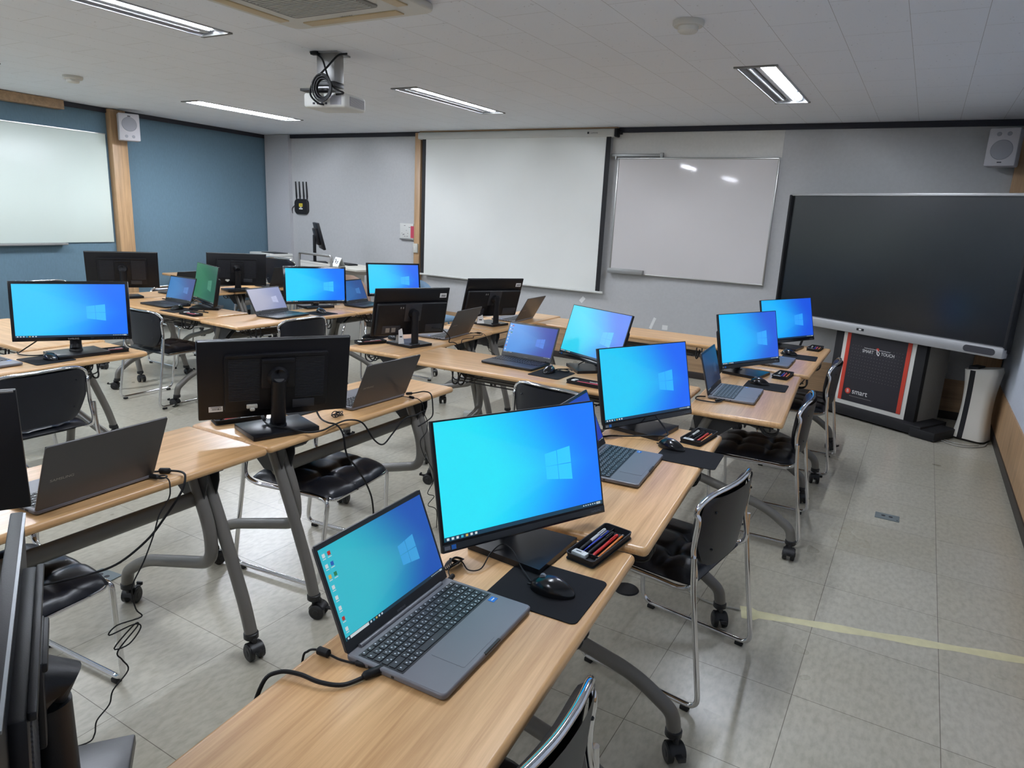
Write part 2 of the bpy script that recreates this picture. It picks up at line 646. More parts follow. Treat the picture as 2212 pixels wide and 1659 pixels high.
def build_shell():
    mb = MB(['floor'])
    mb.add([(lw(YB), YB, 0), (XR, YB, 0), (XR, YF, 0), (lw(YF), YF, 0)], [(0, 1, 2, 3)])
    mb.add([(lw(YB), YB, -0.05), (XR, YB, -0.05), (XR, YF, -0.05), (lw(YF), YF, -0.05)], [(3, 2, 1, 0)])
    struct(mb.build('floor', ori=False))
    # ceiling with openings for the recessed lamps
    xs = sorted(set([-8.7, XR] + [v for fx, _ in HOLES for v in (fx - FW / 2, fx + FW / 2)]))
    ys = sorted(set([YB, YF] + [v for _, fy in HOLES for v in (fy - FL / 2, fy + FL / 2)]))
    mb = MB(['ceil'])
    for i in range(len(xs) - 1):
        for j in range(len(ys) - 1):
            cx, cy = (xs[i] + xs[i + 1]) / 2, (ys[j] + ys[j + 1]) / 2
            if any(abs(cx - hx) < FW / 2 and abs(cy - hy) < FL / 2 for hx, hy in HOLES):
                continue
            a, b, c, d = xs[i], xs[i + 1], ys[j], ys[j + 1]
            mb.add([(a, c, CEIL), (a, d, CEIL), (b, d, CEIL), (b, c, CEIL)], [(0, 1, 2, 3)])
    struct(mb.build('ceiling', ori=False))
    mb = MB(['wall_f'])
    mb.box(((-8.5 + XR) / 2, YF + 0.05, CEIL / 2), (XR + 8.5 + 0.1, 0.1, CEIL))
    struct(mb.build('wall_front'))
    mb = MB(['wall_b'])
    mb.box(((-8.0 + XR) / 2, YB - 0.05, CEIL / 2), (XR + 8.0 + 0.3, 0.1, CEIL))
    struct(mb.build('wall_rear'))
    mb = MB(['wall_l'])
    mb.prism([(lw(YB), YB), (lw(YF), YF), (lw(YF) - 0.1, YF), (lw(YB) - 0.1, YB)], 0, CEIL)
    struct(mb.build('wall_left'))
    mb = MB(['wall_r'])
    mb.box((XR + 0.05, (YF + YB) / 2, CEIL / 2), (0.1, YF - YB, CEIL))
    struct(mb.build('wall_right'))
    # wood wainscot + dark baseboard on the right and front walls
    mb = MB(['wood_z'])
    mb.box((XR - 0.004, (YF + YB) / 2, 0.235), (0.012, YF - YB - 0.02, 0.33))
    struct(mb.build('trim_1'))
    mb = MB(['wood_y'])
    mb.box(((-5.55 + XR) / 2, YF - 0.004, 0.215), (XR + 5.55 - 0.03, 0.012, 0.29))
    struct(mb.build('trim_2'))
    mb = MB(['base'])
    mb.box((XR - 0.009, (YF + YB) / 2, 0.036), (0.018, YF - YB - 0.02, 0.072), bev=0.003)
    struct(mb.build('baseboard_right'))
    mb = MB(['base'])
    mb.box(((-7.9 + XR) / 2, YF - 0.009, 0.036), (XR + 7.9 - 0.04, 0.018, 0.072), bev=0.003)
    struct(mb.build('baseboard_front'))
    mb = MB(['base'])
    mb.prism([(lw(YB, 0.018), YB), (lw(YF, 0.018), YF - 0.02), (lw(YF), YF - 0.02), (lw(YB), YB)], 0, 0.072)
    struct(mb.build('baseboard_left'))
    # navy coving strip
    mb = MB(['navy'])
    mb.box(((-8.4 + XR) / 2, YF - 0.012, CEIL - 0.026), (XR + 8.4, 0.024, 0.05))
    struct(mb.build('trim_3'))
    mb = MB(['navy'])
    mb.prism([(lw(YB, 0.024), YB), (lw(YF, 0.024), YF - 0.03), (lw(YF), YF - 0.03), (lw(YB), YB)], CEIL - 0.05, CEIL - 0.001)
    struct(mb.build('trim_4'))
    mb = MB(['navy'])
    mb.box((XR - 0.012, (YF + YB) / 2, CEIL - 0.026), (0.024, YF - YB - 0.06, 0.05))
    struct(mb.build('trim_5'))
    # timber posts
    mb = MB(['wood_z'])
    mb.box((-5.617, YF - 0.03, 1.262), (0.088, 0.06, 2.524), bev=0.004)
    struct(mb.build('trim_6'))
    mb = MB(['wood_z'])
    mb.box((0.608, YF - 0.03, 1.235), (0.2, 0.055, 2.47), bev=0.004)
    struct(mb.build('trim_7'))
    a = math.atan2(lwd.y, lwd.x)
    mb = MB(['wood_z'])
    mb.box((lw(4.825, 0.04), 4.825, 1.268), (0.19, 0.08, 2.53), bev=0.004, rz=a)
    struct(mb.build('trim_8'))
    # pilaster in the far corner, pale paper around the whiteboard
    mb = MB(['wall_pil'])
    mb.box((-8.15, YF - 0.03, CEIL / 2), (0.48, 0.06, CEIL - 0.01))
    struct(mb.build('trim_9'))
    mb = MB(['wall_patch'])
    mb.box((-2.18, YF - 0.003, 2.365), (1.73, 0.006, 0.245))
    struct(mb.build('trim_10'))
    # curtain box at the head of the left wall
    mb = MB(['wood_y'])
    mb.prism([(lw(0.5, 0.11), 0.5), (lw(4.21, 0.11), 4.21), (lw(4.21, 0.001), 4.21), (lw(0.5, 0.001), 0.5)], 2.445, 2.535)
    struct(mb.build('trim_11'))
    mb = MB(['wood_y'])
    mb.box((-4.28, YF - 0.04, 2.533), (2.6, 0.07, 0.012))
    struct(mb.build('trim_12'))


build_shell()


# ---------------------------------------------------------------- ceiling lamps
def build_lights():
    d = 0.085
    labels = {(-1.075, 5.30): 'ceiling lamp with one lit tube above the right desks near the front wall',
              (-3.81, 5.30): 'ceiling lamp beside the projector with one lit and one dark tube',
              (-6.53, 5.30): 'ceiling lamp with both tubes lit near the far left corner',
              (-3.81, 2.23): 'ceiling lamp left of the air conditioner, cut by the top of the photo',
              (-1.075, 2.23): 'ceiling lamp over the nearest right desk, above the frame',
              (-6.53, 2.23): 'ceiling lamp beside the left blue wall, above the frame'}
    for fx, fy in HOLES:
        lab = labels.get((fx, fy), 'ceiling lamp behind the camera over the %s of the rear' % {-1.075: 'right side', -3.81: 'middle', -6.53: 'left side'}[fx])
        g = 'recessed ceiling lamps'
        t = thing('ceiling_light', (fx, fy, CEIL), 0, lab, 'ceiling lamp', g)
        w, l = FW / 2, FL / 2
        mb = MB(['fixture', 'fix_end'])
        # trough: sloping sides up to a flat top
        vs = [(-w, -l, 0), (w, -l, 0), (w, l, 0), (-w, l, 0), (-w * 0.7, -l, d), (w * 0.7, -l, d), (w * 0.7, l, d), (-w * 0.7, l, d)]
        mb.add(vs, [(4, 5, 6, 7), (0, 3, 7, 4), (1, 5, 6, 2)], 0)
        mb.add(vs, [(0, 4, 5, 1), (3, 2, 6, 7)], 0)
        # centre spine
        mb.frustum((0, 0, 0.002), (0.03, 2 * l - 0.1), (0.07, 2 * l - 0.1), d - 0.003)
        mb.build('reflector', t, ori=False)
        mb = MB(['fixture', 'fix_end'])
        for s in (-1, 1):
            mb.box((0, s * (l + 0.006), -0.004), (FW + 0.03, 0.024, 0.01), 1)
            mb.box((s * (w + 0.005), 0, -0.003), (0.012, 2 * l, 0.008), 0)
        mb.build('frame', t)
        lit = (1, -1) if fx < -6 else (1,)
        for s in (-1, 1):
            mb = MB(['tube' if s in lit else 'tube_off', 'fixture'])
            mb.tube([(s * 0.058, -l + 0.07, 0.013), (s * 0.058, l - 0.07, 0.013)], 0.0145, 10, 0)
            for e in (-1, 1):
                mb.box((s * 0.058, e * (l - 0.045), 0.03), (0.04, 0.05, 0.05), 1)
            mb.build('tube', t)


build_lights()


# ================================================================= DESKS
def add_caster(mb, x, y, a, lock=True):
    ca, sa = math.cos(a), math.sin(a)
    X0 = mb.X.copy()
    mb.X = X0 @ Matrix.Translation((x, y, 0)) @ Matrix.Rotation(a, 4, 'Z')
    mb.lathe([(0.0, 0.098), (0.02, 0.098), (0.026, 0.094), (0.026, 0.076), (0.02, 0.07), (0.0, 0.07)], 16)
    mb.box((0.012, 0, 0.058), (0.04, 0.016, 0.05), 0, 0.006)
    for s in (-1, 1):
        mb.tube([(0.02, s * 0.009, 0.031), (0.02, s * 0.012, 0.031), (0.02, s * 0.026, 0.031), (0.02, s * 0.029, 0.031)], [0.027, 0.031, 0.031, 0.026], 20)
        mb.tube([(0.02, s * 0.029, 0.031), (0.02, s * 0.031, 0.031)], [0.013, 0.011], 12)
    hood = [(0.02 + 0.035 * math.cos(t), 0.031 + 0.035 * math.sin(t)) for t in [rad(v) for v in range(20, 171, 15)]]
    vs = []
    for s in (-1, 1):
        vs += [(px, s * 0.022, pz) for px, pz in hood]
    n = len(hood)
    mb.add(vs, [(i, i + 1, n + i + 1, n + i) for i in range(n - 1)], 0, True)
    if lock:
        mb.box((0.062, 0, 0.045), (0.03, 0.02, 0.006), 0, 0.002)
        mb.box((0.076, 0, 0.05), (0.008, 0.024, 0.014), 0, 0.002)
    mb.X = X0


def make_desk(L, ins, loc, rz, label, group, W=0.46, zt=0.71, hooks=True):
    """length along local x, user on local +y"""
    t = thing('folding_desk', loc, rz, label, 'desk', group)
    dz = zt - 0.71
    mb = MB(['wood'])
    mb.slab(L, W, zt - 0.028, zt, 0.018, 0.0125, n=4)
    mb.build('tabletop', t)
    x0, x1 = -L / 2 + ins[0], L / 2 - ins[1]
    mb = MB(['grey_tube', 'black_paint'])
    mb.tube([(x0, -0.135, 0.575), (x1, -0.135, 0.575)], 0.027, 16, 0, ry=0.021)
    mb.build('beam', t)
    for s, x in ((-1, x0), (1, x1)):
        mb = MB(['bracket'])
        poly = [(-0.2, 0), (0.16, 0), (0.16, -0.02), (0.02, -0.03), (-0.08, -0.115), (-0.175, -0.115), (-0.2, -0.04)]
        zz = zt - 0.0285
        for o in (-0.006, 0.042):
            vs = [(x - s * o, py, zz + pz) for py, pz in poly] + [(x - s * (o + 0.004), py, zz + pz) for py, pz in poly]
            n = len(poly)
            mb.add(vs, [tuple(range(n)), tuple(range(2 * n - 1, n - 1, -1))] + [(i, (i + 1) % n, n + (i + 1) % n, n + i) for i in range(n)])
        mb.box((x - s * 0.02, -0.02, zz - 0.003), (0.07, 0.38, 0.005))
        mb.build('bracket', t)
        # straight splayed leg and curved leg beside it
        xa, xb = x, x - s * 0.042
        va = fillet([(xa, -0.125, 0.66), (xa, -0.21, 0.46), (xa, -0.305, 0.2), (xa, -0.332, 0.095)], 0.14, 6)
        vb = fillet([(xb, -0.125, 0.66), (xb, -0.2, 0.47), (xb, -0.2, 0.345), (xb, 0.20, 0.235), (xb, 0.32, 0.15), (xb, 0.33, 0.095)], 0.1, 7)
        for nm, pts, fy, an in (('leg', va, -0.332, -1.9), ('leg', vb, 0.33, 0.6)):
            mb = MB(['grey_tube', 'black_paint'])
            mb.tube(pts, 0.0225, 14, 0)
            lg = mb.build(nm, t)
            mc = MB(['caster'])
            add_caster(mc, pts[-1].x, fy, an + random.uniform(-0.7, 0.7))
            mc.build('caster', lg)
    mb = MB(['black_paint'])
    zs = 0.615
    for y in (-0.02, 0.04, 0.10, 0.16):
        mb.tube(fillet([(x0 + 0.05, y, zt - 0.03), (x0 + 0.06, y, zs), (x1 - 0.06, y, zs), (x1 - 0.05, y, zt - 0.03)], 0.03, 4), 0.0038, 6)
    for x in (x0 + 0.16, 0, x1 - 0.16):
        mb.tube([(x, -0.03, zs - 0.005), (x, 0.17, zs - 0.005)], 0.0038, 6)
    if hooks:
        for x in (x0 + 0.08, x0 + 0.12, x1 - 0.12, x1 - 0.08):
            mb.tube(fillet([(x, 0.19, zt - 0.03), (x, 0.2, 0.60), (x, 0.14, 0.585), (x, 0.1, zt - 0.06)], 0.03, 4), 0.005, 6)
    mb.build('wire_shelf', t)
    return t


DG = 'wood-topped folding desks on casters'
A5 = rad(4.9)


def from_corner(cx, cy, ang, L, W, side):
    """corner = near end, edge on the +x side; side: which world side is the user's"""
    ux, uy = -math.sin(ang), math.cos(ang)
    rx, ry = math.cos(ang), math.sin(ang)
    return (cx + ux * L / 2 - rx * W / 2, cy + uy * L / 2 - ry * W / 2, 0)


# right-hand row: users on +x  (local +y -> world +x : rz = -90)
NF = (0.20, 0.10)      # local -x is the far end when rz=-90
FN = (0.10, 0.20)      # local -x is the near end when rz=+90
make_desk(1.2, NF, from_corner(-0.541 + 0.1025, 1.655 - 1.1956, A5, 1.2, 0.46, 1), -PI / 2 + A5, 'nearest right-hand desk with wood top, holding the open laptop with the teal desktop', DG)
make_desk(1.2, NF, from_corner(-0.515, 1.668, rad(4.7), 1.2, 0.455, 1), -PI / 2 + rad(4.7), 'second desk of the right-hand row, its top a little higher than the nearest one', DG, W=0.455, zt=0.724)
make_desk(1.2, NF, from_corner(-0.436, 3.272, rad(4.6), 1.2, 0.455, 1), -PI / 2 + rad(4.6), 'third desk of the right-hand row, holding the laptop with the dark screen', DG, W=0.455)
make_desk(1.2, NF, from_corner(-0.492, 4.50, rad(0.5), 1.2, 0.455, 1), -PI / 2 + rad(0.5), 'farthest desk of the right-hand row, close to the large black display', DG, W=0.455, zt=0.716)
# second row: users on -x
make_desk(1.2, FN, from_corner(-1.938, 0.43, rad(1.0), 1.2, 0.455, -1), PI / 2 + rad(1.0), 'nearest desk of the second row, under the grey laptop at the left edge', DG, W=0.455)
make_desk(1.2, FN, from_corner(-1.962, 1.636, rad(0.9), 1.2, 0.455, -1), PI / 2 + rad(0.9), 'second-row desk in the middle, carrying the big vented monitor seen from behind', DG, W=0.455)
make_desk(1.2, FN, from_corner(-2.688, 3.268, rad(4.0), 1.2, 0.45, -1), PI / 2 + rad(4.0), 'second-row desk past the gap, with a monitor back and white paper wedge', DG, W=0.45)
make_desk(1.2, FN, from_corner(-2.778, 4.472, rad(0.6), 1.2, 0.45, -1), PI / 2 + rad(0.6), 'last desk of the second row before the projection screen', DG, W=0.45)
# cross desks: users on -y (rz = 180)
make_desk(1.74, (0.3, 0.3), (-1.812, 3.477, 0), PI + rad(2.6), 'long cross desk joining the second and right rows, with laptop and tilted blue monitor', DG, W=0.48)
make_desk(1.8, (0.3, 0.3), (-1.86, 5.345, 0), PI + rad(0.5), 'long empty desk standing crosswise before the front wall', DG, W=0.44, zt=0.712)
make_desk(0.9, (0.1, 0.1), (-1.455, 0.20, 0), PI, 'cross desk at the bottom left corner under the large monitor cut by the frame', DG, W=0.455)
# third row: users on +x
make_desk(1.2, NF, from_corner(-3.80, 1.135, rad(0.5), 1.2, 0.455, 1), -PI / 2 + rad(0.5), 'desk at the left edge carrying the bright blue monitor with the glossy bezel', DG, W=0.455)
make_desk(1.2, (0.2, 0.2), (-4.90, 2.14, 0), PI, 'cross desk behind the bright blue monitor at the left edge, mostly hidden', DG, W=0.455)
make_desk(1.2, NF, from_corner(-4.17, 3.235, rad(-1.6), 1.2, 0.455, 1), -PI / 2 + rad(-1.6), 'third-row desk with the washed-out white laptop', DG, W=0.455)
make_desk(1.2, NF, from_corner(-4.135, 4.452, rad(0), 1.2, 0.455, 1), -PI / 2, 'third-row desk farthest back, with the blue monitor beside the wooden post', DG, W=0.455)
make_desk(1.2, (0.15, 0.15), (-5.275, 3.52, 0), PI + rad(-0.5), 'cross desk of the third row holding the monitor with the green screen', DG, W=0.455)
# fourth row: users on -x
make_desk(1.2, FN, from_corner(-5.90, 3.36, 0, 1.2, 0.455, -1), PI / 2, 'fourth-row desk in front of the blue wall, nearer of the two', DG, W=0.455)
make_desk(1.2, FN, from_corner(-5.90, 4.565, 0, 1.2, 0.455, -1), PI / 2, 'fourth-row desk in front of the blue wall, farther of the two', DG, W=0.455)
make_desk(1.2, (0.15, 0.15), (-7.66, 5.68, 0), PI / 2 - rad(5), 'desk against the blue wall near the printer, mostly hidden by monitors', DG, W=0.455)


# ================================================================= CHAIRS
def make_chair():
    t = thing('chrome_chair', (0, 0, 0), 0, '', 'chair', 'chrome sled-base chairs with black vinyl seats')
    # tufted seat cushion
    mb = MB(['leather'])
    x0, x1, w = -0.15, 0.285, 0.215
    btn = [(0.3, -0.33), (0.3, 0.33), (0.66, -0.33), (0.66, 0.33)]

    def top(u, v):
        a, b = 2 * u - 1, 2 * v - 1
        x = x0 + (x1 - x0) * u
        y = w * b
        e = max(0.0, 1 - abs(a) ** 6) ** 0.5 * max(0.0, 1 - abs(b) ** 6) ** 0.5
        h = 0.038 * e
        for bu, bv in btn:
            d = math.hypot((u - bu) * 0.43, (b - bv) * 0.215)
            h -= 0.017 * math.exp(-(d / 0.028) ** 2)
            h -= 0.006 * math.exp(-(((u - bu) * 0.43) / 0.016) ** 2) * e + 0.004 * math.exp(-(((b - bv) * 0.215) / 0.014) ** 2) * e
        # round the corners in plan
        k = 1 - 0.06 * (abs(a) ** 4) * (abs(b) ** 4)
        fr = -0.018 * max(0, a) ** 3
        return (x * k if a > 0 else x, y * k, 0.427 + h + fr)
    mb.grid(top, 36, 32)

    def bot(u, v):
        p = top(u, v)
        return (p[0], p[1], 0.424 - 0.018 * max(0, 2 * u - 1) ** 3)
    mb.grid(bot, 36, 32, flip=True)
    mb.build('seat', t, ori=False)
    mb = MB(['shell'])
    mb.slab(0.37, 0.36, 0.411, 0.425, 0.05, 0.004, c=(0.055, 0))
    mb.build('seat_pan', t)

    # back rest: pad in front, shell behind
    def halfw(v):
        lo = 0.13 + 0.085 * min(1, v / 0.45) ** 0.6
        hi = max(0.0, 1 - max(0, (v - 0.72) / 0.28) ** 3.2) ** 0.45
        return max(0.02, lo) * (0.72 + 0.28 * hi if v > 0.72 else 1)

    def bp(s, v, off):
        hw = halfw(v)
        y = hw * s
        x = -0.165 + 0.035 * (s * hw / 0.215) ** 2 - 0.02 * v
        z = 0.475 + 0.262 * v
        return (x + off, y, z)
    mb = MB(['leather'])

    def padf(u, v):
        s = 2 * u - 1
        e = (max(0, 1 - abs(s) ** 5)) ** 0.5 * (max(0, 1 - abs(2 * v - 1) ** 5)) ** 0.5
        return bp(s * 0.97, 0.015 + v * 0.965, 0.008 + 0.032 * e)
    mb.grid(padf, 20, 16)
    mb.grid(lambda u, v: bp((2 * u - 1) * 0.97, 0.015 + v * 0.965, 0.007), 20, 16, flip=True)
    mb.build('backrest', t, ori=False)
    mb = MB(['shell', 'metal'])
    mb.grid(lambda u, v: bp((2 * u - 1) * 0.985, v * 0.985, -0.018 + 0.01 * abs(2 * u - 1) ** 8), 20, 16, flip=True)
    mb.grid(lambda u, v: bp((2 * u - 1) * 0.985, v * 0.985, 0.003), 20, 16)
    for sy in (-0.72, 0.72):
        for v in (0.25, 0.78):
            p = bp(sy, v, -0.019)
            mb.tube([p, (p[0] - 0.004, p[1], p[2])], [0.005, 0.003], 8, 0)
    mb.build('backrest_shell', t, ori=False)
    # chrome frame round the back, down and under the seat
    mb = MB(['chrome'])
    R = 0.0095
    pts = []
    side = [(0.255, 0.2, 0.408), (-0.02, 0.215, 0.410), (-0.12, 0.222, 0.415), (-0.165, 0.228, 0.455), (-0.148, 0.226, 0.56), (-0.152, 0.222, 0.66)]
    arc = [bp(s, v, 0.0) for s, v in ((1.04, 0.8), (1.03, 0.9), (0.98, 0.985), (0.8, 1.02), (0.5, 1.025), (0, 1.025))]
    L = side + arc
    Rr = [(x, -y, z) for x, y, z in L[:-1]][::-1]
    mb.tube(spline(L + Rr, 5), R, 10)
    mb.tube(fillet([(0.255, 0.2, 0.408), (0.272, 0.18, 0.402), (0.275, 0, 0.40), (0.272, -0.18, 0.402), (0.255, -0.2, 0.408)], 0.03), R, 10)
    mb.build('back_frame', t)
    for s in (-1, 1):
        mb = MB(['chrome'])
        y = s * 0.238
        pts = fillet([(-0.158, s * 0.24, 0.545), (-0.165, y, 0.45), (-0.235, s * 0.244, 0.02), (0.23, s * 0.246, 0.02), (0.262, s * 0.215, 0.405), (0.2, s * 0.2, 0.405)], 0.05, 7)
        mb.tube(pts, R, 10)
        g = mb.build('leg_frame', t)
        for fx in (-0.19, 0.19):
            mb = MB(['rubber'])
            mb.box((fx, s * 0.245, 0.0075), (0.03, 0.022, 0.015), 0, 0.003)
            mb.build('foot', g)
    return t


chair0 = make_chair()
CH = [
    (-0.582, 0.895, 178, 'black vinyl chair cut by the bottom edge, chrome rim reflecting blue'),
    (-0.605, 2.315, 172, 'black vinyl chair behind the yellow tape, at the second right-hand desk'),
    (-0.565, 3.78, 183, 'black vinyl chair pushed under the third right-hand desk'),
    (-0.560, 5.01, 181, 'black vinyl chair nearest the large black display stand'),
    (-1.53, 3.215, 84, 'black chair with its back to the camera, behind the largest blue monitor'),
    (-2.275, 0.83, 4, 'black chair under the nearest second-row desk, a cable lying over its tufted seat'),
    (-2.235, 2.09, 7, 'black chair whose tufted seat shows below the large vented monitor back'),
    (-3.74, 1.64, 180, 'large black chair back at the left edge in front of the bright blue monitor'),
    (-5.12, 3.26, 92, 'black chair in profile in front of the desk with the green screen'),
    (-4.18, 3.73, 176, 'black chair before the laptop with the washed out screen'),
    (-6.22, 4.19, 0, 'black chair half hidden under the nearer fourth-row desk'),
    (-7.50, 3.66, 0, 'folded-rim chair by the blue wall, only its chrome top above the left monitor'),
    (-4.12, 4.95, 178, 'chair tucked at the farthest third-row desk, only chrome legs visible'),
]
for i, (x, y, a, lab) in enumerate(CH):
    if i == 0:
        chair0.location = (x, y, 0)
        chair0.rotation_euler = (0, 0, rad(a))
        chair0['label'] = lab
    else:
        c = dup(chair0, (x, y, 0), rad(a), lab)
        if i == 11:
            c.scale = (1.0, 1.0, 0.96)
for x, y, a, lab in ((-6.86, 6.12, 95, 'black chair with chrome rim standing before the white printer'), (-6.50, 5.42, 80, 'second black chair before the printer, its rim overlapping the first')):
    c = dup(chair0, (x, y, 0), rad(a), lab, 'taller black chairs by the printer')
    c.scale = (1.15, 1.15, 1.27)


def shell_chair(loc, rz, m, label):
    t = thing('shell_chair', loc, rz, label, 'chair')
    mb = MB([m])

    def f(u, v, o=0):
        s = 2 * u - 1
        hw = 0.21 * (1 - 0.55 * max(0, (v - 0.45) / 0.55) ** 2.2)
        return (-0.2 + 0.09 * abs(s) ** 2 - 0.05 * v + o, hw * s, 0.46 + 0.42 * v - 0.05 * abs(s) ** 3 * v)
    mb.grid(lambda u, v: f(u, v), 16, 14)
    mb.grid(lambda u, v: f(u, v, -0.02), 16, 14, flip=True)
    mb.build('backrest', t, ori=False)
    mb = MB([m])
    mb.slab(0.42, 0.42, 0.42, 0.47, 0.1, 0.02)
    mb.build('seat', t)
    for a in (-1, 1):
        for b in (-1, 1):
            mb = MB(['chrome'])
            mb.tube([(a * 0.12, b * 0.12, 0.42), (a * 0.2, b * 0.2, 0.0)], 0.011, 8)
            mb.build('leg', t)
    return t


shell_chair((-5.36, 5.83, 0), rad(95), 'beige', 'beige rounded shell chair by the lecture desk')
shell_chair((-4.58, 6.10, 0), rad(80), 'bluechair', 'pale blue shell chair behind the monitor beside the wooden post')


# ================================================================= SCREENS
SG = {}


def screen_mat(name, cl, cr, s=1.0):
    """wallpaper: colour ramps from left to right, brighter beam left of the logo"""
    m, nt, p = newmat('screen_' + name)
    N = nt.nodes
    tc = N.new('ShaderNodeTexCoord')
    sp = N.new('ShaderNodeSeparateXYZ')
    nt.links.new(tc.outputs['UV'], sp.inputs[0])

    def math_(op, a, b=None, clamp=False):
        n = N.new('ShaderNodeMath')
        n.operation = op
        n.use_clamp = clamp
        for i, q in enumerate((a, b)):
            if q is None:
                continue
            if isinstance(q, (int, float)):
                n.inputs[i].default_value = q
            else:
                nt.links.new(q, n.inputs[i])
        return n.outputs[0]
    u, v = sp.outputs['X'], sp.outputs['Y']
    # distance from the beam axis
    dv = math_('ABSOLUTE', math_('SUBTRACT', v, 0.46))
    k = math_('ADD', u, math_('MULTIPLY', dv, 0.35))
    mr = N.new('ShaderNodeMapRange')
    mr.interpolation_type = 'SMOOTHSTEP'
    mr.inputs['From Min'].default_value = 0.3
    mr.inputs['From Max'].default_value = 1.02
    nt.links.new(k, mr.inputs['Value'])
    mx = N.new('ShaderNodeMix')
    mx.data_type = 'RGBA'
    mx.inputs['A'].default_value = lin(cl)
    mx.inputs['B'].default_value = lin(cr)
    nt.links.new(mr.outputs[0], mx.inputs['Factor'])
    # beam wedge opening to the left
    half = math_('ADD', 0.15, math_('MULTIPLY', math_('SUBTRACT', 0.66, u), 0.62))
    inb = math_('MULTIPLY', math_('SUBTRACT', half, dv), 22.0, True)
    lft = math_('MULTIPLY', math_('SUBTRACT', 0.8, u), 10.0, True)
    beam = math_('MULTIPLY', math_('MULTIPLY', inb, lft), 0.05)
    mx2 = N.new('ShaderNodeMix')
    mx2.data_type = 'RGBA'
    nt.links.new(beam, mx2.inputs['Factor'])
    nt.links.new(mx.outputs['Result'], mx2.inputs['A'])
    mx2.inputs['B'].default_value = lin(tuple(min(255, c * 0.6 + 110) for c in cl))
    p.inputs['Base Color'].default_value = (0.01, 0.01, 0.012, 1)
    nt.links.new(mx2.outputs['Result'], p.inputs['Emission Color'])
    p.inputs['Emission Strength'].default_value = s
    p.inputs['Roughness'].default_value = 0.3
    return m


def shade(c, k, w=0):
    return tuple(max(0, min(255, v * k + w)) for v in c)


def make_screen(w, h, parent, mtx, name, cl, cr, s=1.0, icons=False, logo=True, search=False):
    """w x h screen; mtx maps (x right, y up, z out) centred"""
    bgm = screen_mat(name, cl, cr, s)
    mid = tuple(a * 0.45 + b * 0.55 for a, b in zip(cl, cr))
    pane = emit('pane_' + name, shade(mid, 1.0, 34), s)
    bar = emit('taskbar_' + name, shade(tuple(a * 0.3 + b * 0.3 for a, b in zip(cl, cr)), 0.55, 4), s * 0.8)
    ico = emit('icons_' + name, (215, 225, 230), s * 0.9)
    ico2 = emit('icons2_' + name, (225, 190, 90), s * 0.8)
    ico3 = emit('icons3_' + name, (60, 190, 225), s * 0.8)
    icor = emit('icons4_' + name, (190, 50, 40), s * 0.8)
    icob = emit('icons5_' + name, (40, 100, 200), s * 0.8)
    icog = emit('icons6_' + name, (40, 140, 90), s * 0.8)
    mb = MB([bgm, pane, bar, ico, ico2, ico3, icor, icob, icog])
    mb.X = mtx

    def P(u, v, z=0.0):
        return ((u - 0.5) * w, (v - 0.5) * h, z)

    def quad(a, b, c, d, z, m):
        mb.add([P(*a, z), P(*b, z), P(*c, z), P(*d, z)], [(0, 1, 2, 3)], m)

    def rect(u0, v0, u1, v1, z, m):
        quad((u0, v0), (u1, v0), (u1, v1), (u0, v1), z, m)
    rect(0, 0, 1, 1, 0, 0)
    e = 0.0004
    if logo:
        def LP(a, b):
            u = 0.633 + 0.172 * a
            lo, hi = 0.345 - 0.045 * a, 0.578 + 0.037 * a
            return (u, lo + (hi - lo) * b)
        g = 0.012
        for a0, a1 in ((0, 0.47 - g), (0.47 + g, 1)):
            for b0, b1 in ((0, 0.5 - g), (0.5 + g, 1)):
                quad(LP(a0, b0), LP(a1, b0), LP(a1, b1), LP(a0, b1), e, 1)
    rect(0, 0, 1, 0.037, e, 2)
    # taskbar icons
    x = 0.012
    off = 0.0
    if search:
        rect(0.035, 0.003, 0.2, 0.034, e * 2, 3)
        off = 0.2
    for k, mm in enumerate((3, 3, 3, 5, 4, 3, 3)):
        if search and k == 1:
            x = 0.215
            continue
        rect(x, 0.009, x + 0.013, 0.029, e * 2, mm)
        x += 0.026
    for k in range(6):
        rect(0.86 + k * 0.016, 0.014, 0.868 + k * 0.016, 0.024, e * 2, 3)
    rect(0.955, 0.02, 0.985, 0.028, e * 2, 3)
    rect(0.955, 0.009, 0.985, 0.016, e * 2, 3)
    if icons:
        for k, mm in enumerate((3, 3, 4, 3, 3, 3, 6, 3)):
            vy = 0.93 - k * 0.115
            rect(0.018, vy - 0.03, 0.04, vy + 0.012, e, mm)
            rect(0.016, vy - 0.05, 0.042, vy - 0.042, e, 3)
        for k, mm in enumerate((6, 7, 8)):
            vy = 0.93 - k * 0.115
            rect(0.062, vy - 0.03, 0.086, vy + 0.014, e, mm)
            rect(0.058, vy - 0.05, 0.088, vy - 0.042, e, 3)
    o = mb.build('screen', parent, ori=False)
    me = o.data
    uv = me.uv_layers.new(name='UVMap')
    for i, (a, b) in enumerate(((0, 0), (1, 0), (1, 1), (0, 1))):
        uv.data[i].uv = (a, b)
    return o


